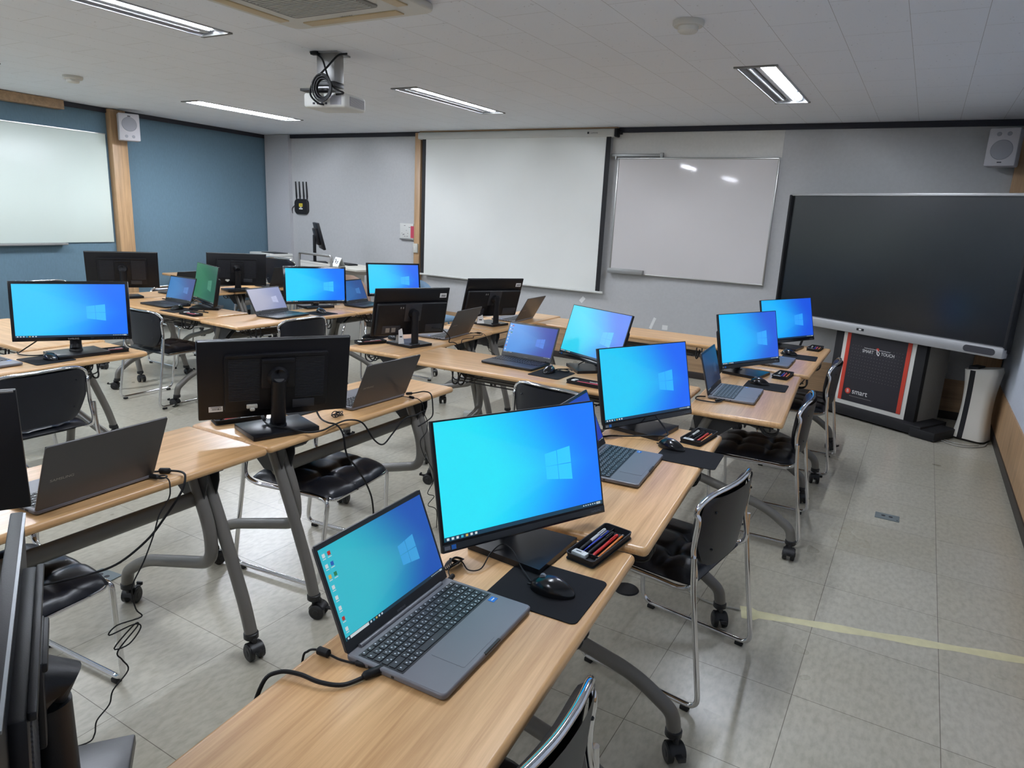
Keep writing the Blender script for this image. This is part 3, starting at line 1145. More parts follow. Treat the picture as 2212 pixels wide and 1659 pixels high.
def monitor(kind, pos, facing, tilt, roll, ztop, label, cl=None, cr=None, group=None, base_rot=0.0, sticker=None, name='s', cablefn=None, s=1.0, logo=True):
    """pos = bottom centre of panel (x,y,z); facing in degrees; local front is +x, viewer's right is +y"""
    cx, cy, zb = pos
    t = thing('monitor', (cx, cy, ztop), rad(facing), label, 'monitor', group)
    W, H = (0.54, 0.325) if kind == 1 else (0.565, 0.325)
    hb = zb - ztop
    T = Matrix.Translation((0, 0, hb)) @ Matrix.Rotation(-rad(tilt), 4, 'Y') @ Matrix.Translation((0, 0, H / 2)) @ Matrix.Rotation(rad(roll), 4, 'X')
    # panel space: x out of the screen, y right, z up
    PM = T @ Matrix(((0, 0, 1, 0), (1, 0, 0, 0), (0, 1, 0, 0), (0, 0, 0, 1)))   # (right, up, out) -> local
    if kind == 1:
        mb = MB(['mon', 'mon_edge', 'vent', 'metal_d'])
        mb.X = PM
        mb.box((0, 0, -0.006), (W, H, 0.012), 0, 0.002)
        mb.box((0, 0.115, -0.013), (W - 0.012, 0.088, 0.012), 0, 0.004)
        mb.box((0, -0.042, -0.024), (W - 0.03, 0.225, 0.034), 0, 0.014, seg=4)
        # recess plate and port blocks
        mb.box((0.0, 0.005, -0.0415), (0.12, 0.12, 0.003), 2, 0.001)
        for xx in (0.145, -0.17):
            mb.box((xx, -0.11, -0.0412), (0.13, 0.055, 0.003), 2, 0.001)
        mb.box((0.13, -0.112, -0.0435), (0.028, 0.03, 0.004), 3)
        mb.box((0.172, -0.112, -0.0435), (0.028, 0.03, 0.004), 3)
        for xx in (0.075, 0.092):
            mb.box((xx, 0.04, -0.042), (0.007, 0.013, 0.002), 3, 0.001)
        pn = mb.build('panel', t)
        sw, sh, sy = 0.526, 0.294, 0.0115
        mb = MB(['mon_gloss', 'logo_grey', 'stickerblue'])
        mb.X = PM
        mb.box((0, -H / 2 + 0.011, 0.0008), (W - 0.002, 0.02, 0.0014), 0, 0.0005)
        mb.box((-W / 2 + 0.013, -H / 2 + 0.012, 0.0018), (0.016, 0.009, 0.0006), 1, 0)
        mb.box((-W / 2 + 0.031, -H / 2 + 0.012, 0.0018), (0.013, 0.011, 0.0006), 2, 0)
        mb.build('chin', t)
        text('SAMSUNG', 0.0085, 'logo', 'logo_grey', t, PM @ Matrix.Translation((W / 2 - 0.035, -H / 2 + 0.011, 0.0022)))
        SM = PM @ Matrix.Translation((0, sy, 0.0008))
    else:
        mb = MB(['mon_gloss' if cl else 'mon', 'mon_edge', 'vent', 'metal_d', 'white2'])
        mb.X = PM
        mb.box((0, 0, -0.009), (W, H, 0.018), 0, 0.003)
        mb.box((0, H / 2 - 0.003, -0.019), (W - 0.01, 0.004, 0.004), 1)
        mb.box((0, -0.01, -0.026), (0.385, 0.235, 0.022), 0, 0.006)
        mb.box((0, 0.106, -0.040), (0.375, 0.012, 0.01), 0, 0.003)
        # louvres
        for k in range(26):
            yy = 0.088 - k * 0.0067
            for xs_, xw in ((0.122, 0.11), (-0.122, 0.11)):
                mb.box((xs_, yy, -0.0376), (xw, 0.003, 0.003), 2)
        mb.box((0, 0.03, -0.041), (0.125, 0.125, 0.012), 0, 0.004)
        mb.box((0, 0.083, -0.043), (0.12, 0.014, 0.018), 0, 0.003)
        mb.box((-0.1, -0.108, -0.0375), (0.085, 0.035, 0.004), 2, 0.001)
        mb.box((0.095, -0.105, -0.042), (0.04, 0.016, 0.012), 4, 0.003)
        mb.box((0.095, -0.114, -0.05), (0.018, 0.012, 0.014), 4, 0.004)
        pn = mb.build('panel', t)
        sw, sh, sy = 0.531, 0.288, 0.002
        if cl:
            text('SAMSUNG', 0.0115, 'logo', 'logo', t, PM @ Matrix.Translation((0, -H / 2 + 0.0095, 0.0008)))
            mb = MB(['logo_grey'])
            mb.X = PM
            for k in range(6):
                mb.box((W / 2 - 0.09 + k * 0.014, -H / 2 + 0.008, 0.0004), (0.005, 0.0015, 0.0006))
            mb.build('button_row', t)
        SM = PM @ Matrix.Translation((0, sy, 0.0008))
    if cl:
        make_screen(sw, sh, t, SM, name, cl, cr, s, logo=logo)
    else:
        mb = MB(['bezel'])
        mb.X = SM
        mb.box((0, 0, 0), (sw, sh, 0.0006))
        mb.build('screen', t)
    if sticker:
        sx, sy2 = sticker
        mb = MB(['paper', 'ink'])
        mb.X = PM
        zz = -0.0195 if kind == 1 else -0.0185
        mb.box((sx, sy2, zz), (0.05, 0.022 if kind == 2 else 0.03, 0.0012))
        x = sx - 0.018
        while x < sx + 0.016:
            ww = random.choice((0.001, 0.0016, 0.0024))
            mb.box((x, sy2, zz - 0.0007), (ww, 0.008 if kind == 2 else 0.013, 0.0006), 1)
            x += ww + random.choice((0.0012, 0.002))
        mb.box((sx, sy2 - 0.009 if kind == 1 else sy2 + 0.008, zz - 0.0007), (0.036, 0.002, 0.0005), 1)
        mb.build('sticker', t)
    # stand
    br = base_rot
    R = Matrix.Rotation(br, 4, 'Z')
    mb = MB(['mon_base', 'mon'])
    bx = -(math.sin(rad(tilt)) * 0.15 + 0.072) if kind == 1 else -0.045
    bb = -0.015 if kind == 1 else bx
    mb.X = Matrix.Translation((bb, 0, 0)) @ R @ Matrix.Translation((bx - bb, 0, 0))
    if kind == 1:
        mb.X = Matrix.Translation((bb, 0, 0)) @ R
        mb.prism([(-0.13, -0.095), (0.095, -0.11), (0.095, 0.11), (-0.13, 0.095)], 0.0, 0.017, 0)
        mb.X = Matrix.Translation((bx, 0, 0))
        mb.lathe([(0.0, 0.0171), (0.036, 0.0171), (0.034, 0.022), (0.0, 0.023)], 20, 1)
    else:
        mb.box((0.01, 0, 0.011), (0.2, 0.265, 0.02), 0, 0.003)
        mb.lathe([(0.0, 0.0215), (0.034, 0.0215), (0.033, 0.03), (0.028, 0.036)], 20, 1)
    mb.build('base', t)
    mb = MB(['mon', 'vent'])
    if kind == 1:
        mb.tube([(bx, 0, 0.018), (bx, 0, hb + 0.14), (bx, 0, hb + 0.165)], [0.022, 0.02, 0.02], 16, 0, ry=0.024)
        c = T @ Vector((-0.042, 0, 0.0))
        mb.cyl((bx - 0.012, 0, hb + 0.15), (c.x, 0, c.z), 0.026, 0.036, 16, 0)
    else:
        bx2 = -0.085 if name != 'N' else -0.05
        mb.cyl((bx, 0, 0.03), (bx - 0.01, 0, 0.05), 0.031, 0.03, 20, 0)
        mb.cyl((bx - 0.01, 0, 0.045), (bx2 - 0.005, 0, hb + 0.155), 0.0285, 0.0285, 24, 0)
        c = T @ Vector((-0.045, 0, 0.02))
        mb.tube([(bx2 - 0.012, 0, hb + 0.165), (c.x - 0.02, 0, c.z), (c.x + 0.004, 0, c.z)], [0.02, 0.03, 0.045], 20, 0)
    mb.build('neck', t)
    return t


MG = None
monitor(1, (-0.783, 1.500, 0.768), -23.0, 15.7, -1.2, 0.71, 'largest blue-screen monitor in the middle foreground, on the nearest right-hand desk', (22, 224, 248), (0, 118, 255), base_rot=rad(23), name='A')
monitor(1, (-0.883, 2.716, 0.768), -22.3, 14.3, -0.7, 0.724, 'blue-screen monitor just behind the largest one, on the second right-hand desk', (8, 198, 246), (6, 98, 242), base_rot=rad(18), name='B')
monitor(1, (-0.801, 4.283, 0.768), -26.3, 13.6, 0.5, 0.71, 'blue-screen monitor beside the dark-screened laptop, on the third right-hand desk', (0, 186, 255), (26, 88, 218), base_rot=rad(18), name='C')
monitor(1, (-0.775, 5.463, 0.764), -31.9, 14.0, 1.8, 0.716, 'farthest blue-screen monitor of the right-hand row, overlapping the black display', (0, 178, 255), (20, 84, 224), base_rot=rad(25), name='D')
monitor(1, (-1.640, 3.698, 0.758), -116.3, 17.6, 0.6, 0.71, 'tilted-looking blue-screen monitor on the long cross desk, right of the open laptop', (40, 210, 242), (44, 108, 230), base_rot=rad(-20), name='H')
monitor(2, (-2.136, 1.816, 0.772), 149.7, 11.8, 0.3, 0.71, 'large black monitor seen from behind with louvred back, barcode sticker at its lower left', base_rot=rad(12), sticker=(0.222, -0.118), name='EF')
monitor(1, (-2.914, 3.602, 0.779), 156.0, 13.4, 0.4, 0.71, 'black monitor back with barcode label top right and white paper wedge below', base_rot=rad(14), sticker=(-0.222, 0.112), name='G')
monitor(1, (-3.014, 4.766, 0.780), 156.7, 16.3, 1.0, 0.71, 'black monitor back under the projection screen, barcode label at its top right corner', base_rot=rad(14), sticker=(-0.222, 0.112), name='G2')
monitor(2, (-3.968, 2.008, 0.797), -35.1, 8.3, 0.0, 0.71, 'bright blue-screen monitor with glossy bezel at the left edge of the photo', (44, 200, 255), (0, 112, 255), base_rot=rad(30), name='J')
monitor(2, (-4.557, 4.367, 0.745), -22.8, 4.9, -1.0, 0.71, 'blue-screen monitor right of the laptop with the washed out white screen', (32, 206, 255), (14, 118, 255), base_rot=rad(8), name='L')
monitor(2, (-4.477, 5.336, 0.752), -26.5, 10.1, -0.7, 0.71, 'blue-screen monitor standing left of the wooden post at the far wall', (32, 204, 255), (14, 100, 240), base_rot=rad(8), name='L2')
monitor(1, (-5.098, 3.621, 0.752), -108.9, 10.1, 0.0, 0.71, 'monitor seen at an angle whose screen looks green', (50, 128, 92), (44, 104, 84), base_rot=rad(-30), sticker=(-0.235, 0.115), name='green', s=0.8, logo=True)
monitor(2, (-6.10, 3.560, 0.80), 148.3, 12.0, 0.1, 0.71, 'black monitor back before the blue wall, nearer to the left edge', base_rot=rad(14), name='bk1')
monitor(2, (-5.985, 4.66, 0.763), 149.5, 4.4, 0.9, 0.71, 'black monitor back before the blue wall with a white cable plug at its lower left', base_rot=rad(14), name='bk2')
monitor(2, (-2.075, 0.585, 0.775), 151, 4, 0, 0.71, 'black monitor at the left edge, only the right end of its back in view', base_rot=rad(14), name='E2')
monitor(2, (-0.952, 0.338, 0.755), 243, 3, 0, 0.71, 'big dark monitor seen from behind at the bottom left corner, with round neck', base_rot=rad(-10), name='N')


# ================================================================= LAPTOPS
def laptop(x, y, z, facing, lid, label, cl=None, cr=None, name='s', dark=False, detail=False, s=0.8, icons=False, search=False):
    t = thing('laptop', (x, y, z), rad(facing), label, 'laptop')
    W, D, th, H = 0.357, 0.235, 0.016, 0.225
    bm_ = 'lap_dark' if dark else 'lap'
    mb = MB([bm_, 'rubber'])
    # base: user side is +x, viewer's right is +y
    mb.slab(D, W, 0.003, th, 0.012, 0.004)
    for a in (-1, 1):
        for b in (-1, 1):
            mb.lathe([(0.0, 0.0), (0.006, 0.0), (0.006, 0.004), (0, 0.004)], 8, 1, c=(a * 0.095, b * 0.15, 0))
    # side ports
    for yy in (-W / 2 - 0.0003, W / 2 + 0.0003):
        for k, (xx, ww) in enumerate(((-0.075, 0.014), (-0.052, 0.014), (-0.03, 0.008), (0.0, 0.006))):
            mb.box((xx, yy, 0.0095), (ww, 0.001, 0.0045), 1)
    mb.box((D / 2 - 0.002, 0, th - 0.002), (0.006, 0.06, 0.004), 1)
    mb.build('base', t)
    mb = MB(['key', 'keyleg', bm_])
    mb.box((-0.038, 0, th + 0.0002), (0.108, 0.336, 0.0008), 0)
    rows = [(-0.084, 0.011, [1] * 19), (-0.067, 0.016, [1] * 13 + [1.7] + [1] * 4), (-0.049, 0.016, [1.4] + [1] * 12 + [1.3] + [1] * 4),
            (-0.031, 0.016, [1.7] + [1] * 11 + [2.0] + [1] * 4), (-0.013, 0.016, [2.2] + [1] * 10 + [1.5] + [1, 1] + [1] * 4), (0.005, 0.016, [1.2, 1, 1, 1.2, 5.2, 1.2, 1, 1, 1, 1, 1] + [1] * 4)]
    for xx, kd, ws in rows:
        tot = sum(ws)
        uw = 0.330 / tot
        y0 = -0.165
        for wk in ws:
            yc = y0 + uw * wk / 2
            if detail:
                mb.box((xx, yc, th + 0.0017), (kd - 0.002, uw * wk - 0.002, 0.0016), 0, 0.0004, seg=1)
                mb.box((xx - 0.002, yc - 0.002, th + 0.00255), (0.0035, 0.0028, 0.0002), 1)
                if kd > 0.012 and random.random() < 0.7:
                    mb.box((xx + 0.003, yc + 0.003, th + 0.00255), (0.003, 0.0026, 0.0002), 1)
            else:
                mb.box((xx, yc, th + 0.0015), (kd - 0.0022, uw * wk - 0.0022, 0.0018), 0)
                mb.box((xx, yc, th + 0.00245), (0.003, 0.003, 0.0002), 1)
            y0 += uw * wk
    mb.build('keyboard', t)
    mb = MB(['lap_dark' if dark else 'lap', 'logo_grey'])
    mb.slab(0.078, 0.122, th + 0.0001, th + 0.0006, 0.004, 0.0002, 0, c=(0.066, -0.03), ms=1)
    mb.build('touchpad', t)
    if not dark:
        mb = MB(['stickerblue', 'paper'])
        mb.box((0.03, 0.152, th + 0.0004), (0.016, 0.02, 0.0006), 0)
        mb.box((0.03, 0.152, th + 0.0008), (0.003, 0.012, 0.0003), 1)
        mb.build('sticker', t)
    hx = -(D / 2 - 0.006)
    mb = MB(['lap_dark', 'lap'])
    mb.cyl((hx + 0.004, -0.145, th + 0.001), (hx + 0.004, 0.145, th + 0.001), 0.0052, 0.0052, 12, 1 if not dark else 0)
    mb.build('hinge', t)
    a = rad(lid)
    # lid frame: (right, up, out)
    upv = Vector((math.cos(a), 0, math.sin(a)))
    rg = Vector((0, 1, 0))
    out = rg.cross(upv)
    LM = Matrix((rg, upv, out)).transposed().to_4x4()
    LM.translation = Vector((hx, 0, th))
    LM = LM @ Matrix.Translation((0, H / 2, 0))
    mb = MB(['lid' if not dark else 'lap_dark', 'bezel'])
    mb.X = LM
    mb.slab(W, H, -0.006, -0.0005, 0.008, 0.002, 0)
    mb.box((0, 0, 0), (W - 0.003, H - 0.003, 0.0012), 1)
    ld = mb.build('lid', t)
    SM = LM @ Matrix.Translation((0, 0.006, 0.0011))
    if cl:
        make_screen(0.341, 0.19, ld, SM, 'lap' + name, cl, cr, s, icons=icons, search=search)
        text('SAMSUNG', 0.0065, 'logo', 'logo_grey', ld, LM @ Matrix.Translation((0, -H / 2 + 0.009, 0.001)))
    else:
        mb = MB(['bezel'])
        mb.X = SM
        mb.box((0, 0, 0), (0.341, 0.19, 0.0006))
        mb.build('screen', ld)
    if not dark:
        text('SAMSUNG', 0.0125, 'lid_logo', 'logo', ld, LM @ Matrix.Translation((0.12, -0.012, -0.0064)) @ Matrix.Rotation(PI, 4, 'Y'), 1.15)
    return t


laptop(-0.748, 1.062, 0.71, 2.5, 112.5, 'nearest open grey laptop with a teal-to-blue desktop and its keyboard in full view', (40, 190, 210), (12, 84, 186), 'A', detail=True, s=0.85, icons=True, search=True)
laptop(-0.825, 2.230, 0.724, 5.0, 115.2, 'grey laptop half hidden behind the largest monitor, on the second right-hand desk', (30, 80, 210), (22, 58, 190), 'B', detail=True, s=0.7)
laptop(-0.750, 3.695, 0.71, 3.7, 106.0, 'grey laptop with an almost black-blue screen seen from its side', (26, 56, 92), (18, 40, 72), 'C', s=0.7)
laptop(-0.761, 4.806, 0.716, 1.1, 111.7, 'grey laptop mostly hidden by a monitor on the farthest right-hand desk', (30, 100, 200), (20, 60, 160), 'D', s=0.6)
laptop(-2.030, 3.546, 0.71, -91.2, 114.0, 'dark laptop with a deep blue desktop on the long cross desk', (40, 140, 232), (16, 52, 170), 'H', dark=True, s=0.85, icons=True)
laptop(-2.121, 1.036, 0.71, 182.5, 114.0, 'grey laptop seen from behind at the left, brand lettering low on its lid', None, None, 'E', detail=False)
laptop(-2.175, 2.354, 0.71, 178.9, 114.3, 'grey laptop seen from behind right of the large vented monitor', None, None, 'F')
laptop(-2.935, 4.047, 0.71, 185.1, 116.3, 'dark reflective laptop lid right of the monitor with the paper wedge', None, None, 'G')
laptop(-3.008, 5.161, 0.71, 183.4, 119.0, 'laptop lid seen from behind just left of the empty cross desk', None, None, 'G2')
laptop(-4.030, 1.545, 0.71, 1.3, 113.0, 'laptop cut by the left edge of the photo beside the bright blue monitor', (20, 110, 230), (10, 80, 220), 'J', s=0.8)
laptop(-5.45, 3.52, 0.71, -90.5, 108.0, 'dark laptop with a mid-blue desktop left of the green screen', (60, 140, 215), (60, 84, 160), 'K', dark=True, s=0.7)
laptop(-4.377, 3.835, 0.71, 4.7, 119.0, 'dark laptop with a washed out whitish screen', (188, 190, 214), (150, 160, 205), 'L', dark=True, s=0.75)
laptop(-4.390, 4.820, 0.71, 4.6, 113.5, 'dark laptop with a dim blue screen between the two far blue monitors', (24, 104, 180), (20, 76, 150), 'L2', dark=True, s=0.8)
laptop(-6.10, 4.12, 0.71, 182, 112, 'closed-looking laptop back with a pale top edge left of the green monitor', None, None, 'P', dark=True)
laptop(-6.08, 5.22, 0.71, 181, 112, 'dark laptop back between the far monitor back and the blue monitor', None, None, 'Q', dark=True)
laptop(-7.62, 5.86, 0.71, -38, 105, 'laptop top with blue screen peeking above a monitor by the blue wall', (60, 90, 200), (40, 70, 180), 'R', dark=True, s=0.7)


# ================================================================= MICE, PADS, TRAYS
def add_pad(x, y, z, a, label, w=0.2, d=0.225):
    """world-placed mouse pad; a = facing"""
    mb = MB(['pad'])
    mb.slab(d, w, 0.0, 0.0025, 0.016, 0.0008, n=6)
    o = mb.build('mouse_pad', None, (x, y, z + 0.0003), (0, 0, rad(a)))
    return tag(o, label, 'mouse pad', 'black mouse pads')


def make_mouse():
    t = thing('mouse', (0, 0, 0), 0, '', 'mouse', 'black wired mice')
    mb = MB(['mouse', 'pad'])

    def f(u, v):
        a = 2 * PI * u
        ph = PI / 2 * v
        r = math.cos(ph)
        x = 0.056 * math.cos(a) * r
        w = 0.031 - 0.004 * math.cos(a) ** 2
        y = w * math.sin(a) * (r ** 0.8)
        z = 0.037 * math.sin(ph) ** 0.75 * (1 - 0.22 * (x / 0.056)) * (1 - 0.25 * (x / 0.056) ** 2)
        return (x, y, z)
    mb.grid(f, 28, 12)
    mb.build('shell', t)
    mb = MB(['logo_grey'])
    mb.cyl((-0.026, -0.004, 0.0335), (-0.026, 0.004, 0.0335), 0.008, 0.008, 14)
    mb.build('wheel', t)
    mb = MB(['cable'])
    mb.tube([(-0.054, 0, 0.006), (-0.064, 0, 0.006)], [0.003, 0.0022], 8)
    mb.build('strain_relief', t)
    return t


mouse0 = make_mouse()
mi = [0]


def add_mouse(x, y, z, a, label):
    if mi[0] == 0:
        mouse0.location = (x, y, z)
        mouse0.rotation_euler = (0, 0, rad(a))
        mouse0['label'] = label
    else:
        dup(mouse0, (x, y, z), rad(a), label)
    mi[0] += 1


def make_tray():
    t = thing('pen_tray', (0, 0, 0), 0, '', 'tray', 'black pen trays')
    L, W, H = 0.205, 0.088, 0.02
    mb = MB(['black'])
    mb.slab(L, W, 0, 0.0025, 0.01, 0.001)
    n = 5

    def ring(ins, z, r):
        out = []
        for k, (sx, sy) in enumerate(((1, 1), (-1, 1), (-1, -1), (1, -1))):
            for i in range(n + 1):
                a = PI / 2 * (k + i / n)
                out.append((sx * (L / 2 - ins - r) + r * math.cos(a), sy * (W / 2 - ins - r) + r * math.sin(a), z))
        return out
    vs = ring(0.004, 0.001, 0.008) + ring(0, H, 0.011) + ring(0.003, H, 0.009) + ring(0.006, 0.0028, 0.006)
    N = 4 * (n + 1)
    mb.add(vs, [(l * N + i, l * N + (i + 1) % N, (l + 1) * N + (i + 1) % N, (l + 1) * N + i) for l in range(3) for i in range(N)], 0, True)
    mb.build('shell', t)
    mb = MB(['black'])
    mb.box((0.012, 0.012, 0.008), (0.17, 0.0015, 0.012))
    mb.box((-0.062, -0.015, 0.008), (0.0015, 0.052, 0.012))
    mb.build('divider', t)
    return t


def make_pen(kind):
    """lies along local x, resting at z=0"""
    cfg = {'marker': ('white_marker_pen', 'marker', 'white'), 'red': ('red_pen', 'pen', 'red'), 'pencil': ('pencil', 'pencil', 'orange'),
           'bluepen': ('blue_ballpoint_pen', 'pen', 'blue'), 'eraser': ('eraser', 'eraser', 'white'), 'pink': ('red_marker_pen', 'pen', 'pink'),
           'black': ('black_pen', 'pen', 'black')}[kind]
    t = thing(cfg[0], (0, 0, 0), 0, '', cfg[1])
    if kind == 'eraser':
        mb = MB(['paper'])
        mb.box((0, 0, 0.0065), (0.042, 0.022, 0.012), 0, 0.002)
        mb.build('rubber', t)
        mb = MB(['white', 'ink'])
        mb.box((0.004, 0, 0.0066), (0.03, 0.0228, 0.0128), 0, 0.0015)
        mb.box((0.004, 0, 0.0132), (0.016, 0.004, 0.0004), 1)
        mb.build('sleeve', t)
        return t
    r = 0.0052 if kind in ('marker', 'pink') else (0.0036 if kind == 'pencil' else 0.0046)
    L = 0.14 if kind != 'pencil' else 0.15
    mb = MB([cfg[2]])
    if kind in ('marker', 'bluepen', 'black'):
        mb.tube([(-0.01, 0, r), (L / 2, 0, r)], [r, r * 0.9], 10 if kind != 'pencil' else 6)
    else:
        mb.tube([(-L / 2 + 0.015, 0, r), (L / 2, 0, r)], r, 10 if kind != 'pencil' else 6)
    mb.build('barrel', t)
    if kind in ('marker', 'bluepen', 'black'):
        mb = MB(['black' if kind != 'bluepen' else 'blue'])
        mb.tube([(-L / 2, 0, r), (-L / 2 + 0.012, 0, r), (-0.01, 0, r)], [0.001, r * 0.9, r * 1.02], 10)
        mb.build('cap', t)
    else:
        mb = MB(['wood_z' if kind == 'pencil' else cfg[2]])
        mb.tube([(-L / 2, 0, r), (-L / 2 + 0.015, 0, r)], [0.0006, r], 10)
        mb.build('tip', t)
    mb = MB(['metal' if kind in ('pencil', 'bluepen') else cfg[2]])
    if kind == 'pencil':
        mb.tube([(L / 2, 0, r), (L / 2 + 0.008, 0, r)], r, 8)
        mb.build('ferrule', t)
    else:
        mb.box((0.045, 0, 2 * r + 0.0008), (0.035, 0.0028, 0.0014))
        mb.build('clip', t)
    return t


PROTO = {}
tray0 = [None]
ITEMG = {'marker': 'white markers in the pen trays', 'red': 'red pens in the pen trays', 'pencil': 'orange pencils in the pen trays', 'bluepen': 'blue ballpoints in the pen trays',
         'eraser': 'white erasers in the pen trays', 'pink': 'red markers in the pen trays', 'black': 'black pens in the pen trays'}
IDESC = {'marker': 'white marker', 'red': 'red pen', 'pencil': 'orange pencil', 'bluepen': 'blue pen', 'eraser': 'white eraser block', 'pink': 'pinkish red marker', 'black': 'thin black pen'}


def add_tray(x, y, z, a, where, items, label, tilt=0.0):
    """a: world angle of the tray's long axis"""
    if tray0[0] is None:
        tray0[0] = make_tray()
        t = tray0[0]
        t.location = (x, y, z)
        t.rotation_euler = (0, -tilt, rad(a))
        t['label'] = label
    else:
        dup(tray0[0], (x, y, z), rad(a), label)
    ca, sa = math.cos(rad(a)), math.sin(rad(a))
    for kind, lx, ly, da in items:
        wx, wy = x + ca * lx - sa * ly, y + sa * lx + ca * ly
        lab = '%s in the pen tray %s' % (IDESC[kind], where)
        if kind not in PROTO:
            p = PROTO[kind] = make_pen(kind)
            p['label'] = lab
            p['group'] = ITEMG[kind]
            p.location = (wx, wy, z + 0.003 + lx * tilt)
            p.rotation_euler = (0, 0, rad(a + da)) if kind == 'eraser' else (0, -tilt, rad(a + da))
        else:
            dup(PROTO[kind], (wx, wy, z + 0.003), rad(a + da), lab)


FULL = [('eraser', -0.073, 0.016, 90), ('marker', 0.012, 0.031, 2), ('bluepen', 0.008, 0.018, 3), ('black', 0.012, 0.0045, 2), ('red', 0.006, -0.012, 2), ('pencil', 0.006, -0.026, 3)]
MIX = [('eraser', -0.073, 0.02, 90), ('marker', 0.015, 0.03, 4), ('bluepen', 0.01, 0.0045, 4), ('pink', 0.008, -0.009, 5), ('pencil', 0.008, -0.025, 4)]
MIX2 = [('eraser', -0.073, 0.01, 80), ('marker', 0.02, 0.028, -2), ('pink', 0.01, 0.0, 2), ('pencil', 0.005, -0.022, 2)]

# right row stations
add_pad(-0.655, 1.352, 0.71, 3, 'black mouse pad beside the nearest laptop', w=0.215, d=0.235)
add_mouse(-0.637, 1.345, 0.713, 10, 'glossy black mouse on the pad beside the nearest laptop')
add_tray(-0.632, 1.612, 0.7185, 82, 'beside the largest monitor', FULL, 'black pen tray at the seam of the two nearest right-hand desks', tilt=0.075)
add_pad(-0.648, 2.497, 0.724, 4, 'black mouse pad whose corner curls over the edge of the second right-hand desk')
add_mouse(-0.735, 2.545, 0.727, -8, 'black mouse beside the laptop on the second right-hand desk')
add_tray(-0.683, 2.745, 0.724, 84, 'on the second right-hand desk', [i for i in FULL if i[0] not in ('bluepen',)], 'black pen tray with red pen and pencil at the far corner of the second desk')
add_pad(-0.66, 4.03, 0.71, 3, 'black mouse pad in front of the dark-screened laptop')
add_mouse(-0.70, 4.05, 0.713, 0, 'black mouse right of the dark-screened laptop')
add_tray(-0.630, 4.385, 0.71, 86, 'on the third right-hand desk', MIX, 'black pen tray near the chair edge of the third right-hand desk')
add_pad(-0.645, 5.13, 0.716, 3, 'black mouse pad on the farthest right-hand desk')
add_mouse(-0.72, 5.16, 0.719, 0, 'black mouse on the farthest right-hand desk')
add_tray(-0.602, 5.575, 0.716, 86, 'on the farthest right-hand desk', MIX, 'black pen tray nearest the large black display')
# cross desk
add_pad(-1.74, 3.46, 0.71, -91, 'black mouse pad between the laptop and monitor of the long cross desk')
add_mouse(-1.765, 3.475, 0.713, -91, 'black mouse on the long cross desk')
add_tray(-1.475, 3.355, 0.71, -2, 'on the long cross desk', MIX2, 'black pen tray on the long cross desk in front of its monitor')
# second row
add_tray(-2.325, 1.79, 0.71, 67, 'beside the large vented monitor', [('pencil', 0.005, 0.02, 2), ('red', 0.005, 0.008, 3), ('bluepen', 0.01, -0.022, 2), ('marker', 0.012, -0.008, 2)], 'black pen tray left of the large vented monitor back')
add_pad(-2.29, 2.06, 0.71, 178, 'black mouse pad behind the large vented monitor')
add_mouse(-2.30, 2.06, 0.713, 178, 'black mouse behind the large vented monitor')
add_tray(-3.10, 3.445, 0.71, 68, 'at the desk corner past the gap', MIX2, 'black pen tray at the corner beside the monitor with the paper wedge')
add_mouse(-3.08, 3.66, 0.713, 170, 'black mouse peeking out left of the monitor with the paper wedge')
# third row
add_pad(-3.97, 1.86, 0.71, 0, 'black mouse pad before the bright blue monitor at the left')
add_mouse(-3.955, 1.875, 0.713, 0, 'black mouse before the bright blue monitor at the left')
add_tray(-3.945, 2.175, 0.71, 78, 'before the bright blue monitor at the left', MIX2, 'black pen tray right of the bright blue monitor stand at the left')
add_pad(-5.12, 3.42, 0.71, -90, 'black mouse pad before the green-screened monitor')
add_mouse(-5.16, 3.43, 0.713, -90, 'black mouse before the green-screened monitor')
add_tray(-4.86, 3.345, 0.71, -3, 'before the green-screened monitor', MIX2, 'black pen tray at the desk corner before the green-screened monitor')
add_pad(-4.29, 4.15, 0.71, 0, 'black mouse pad before the blue monitor right of the white-screened laptop')
add_mouse(-4.30, 4.17, 0.713, 0, 'black mouse before the blue monitor right of the white-screened laptop')


# ================================================================= FRONT WALL
def flat_text(s, size, name, m, parent, o, xd, yd, sx=1.0):
    return text(s, size, name, m, parent, plane_mtx(o, xd, yd), sx)


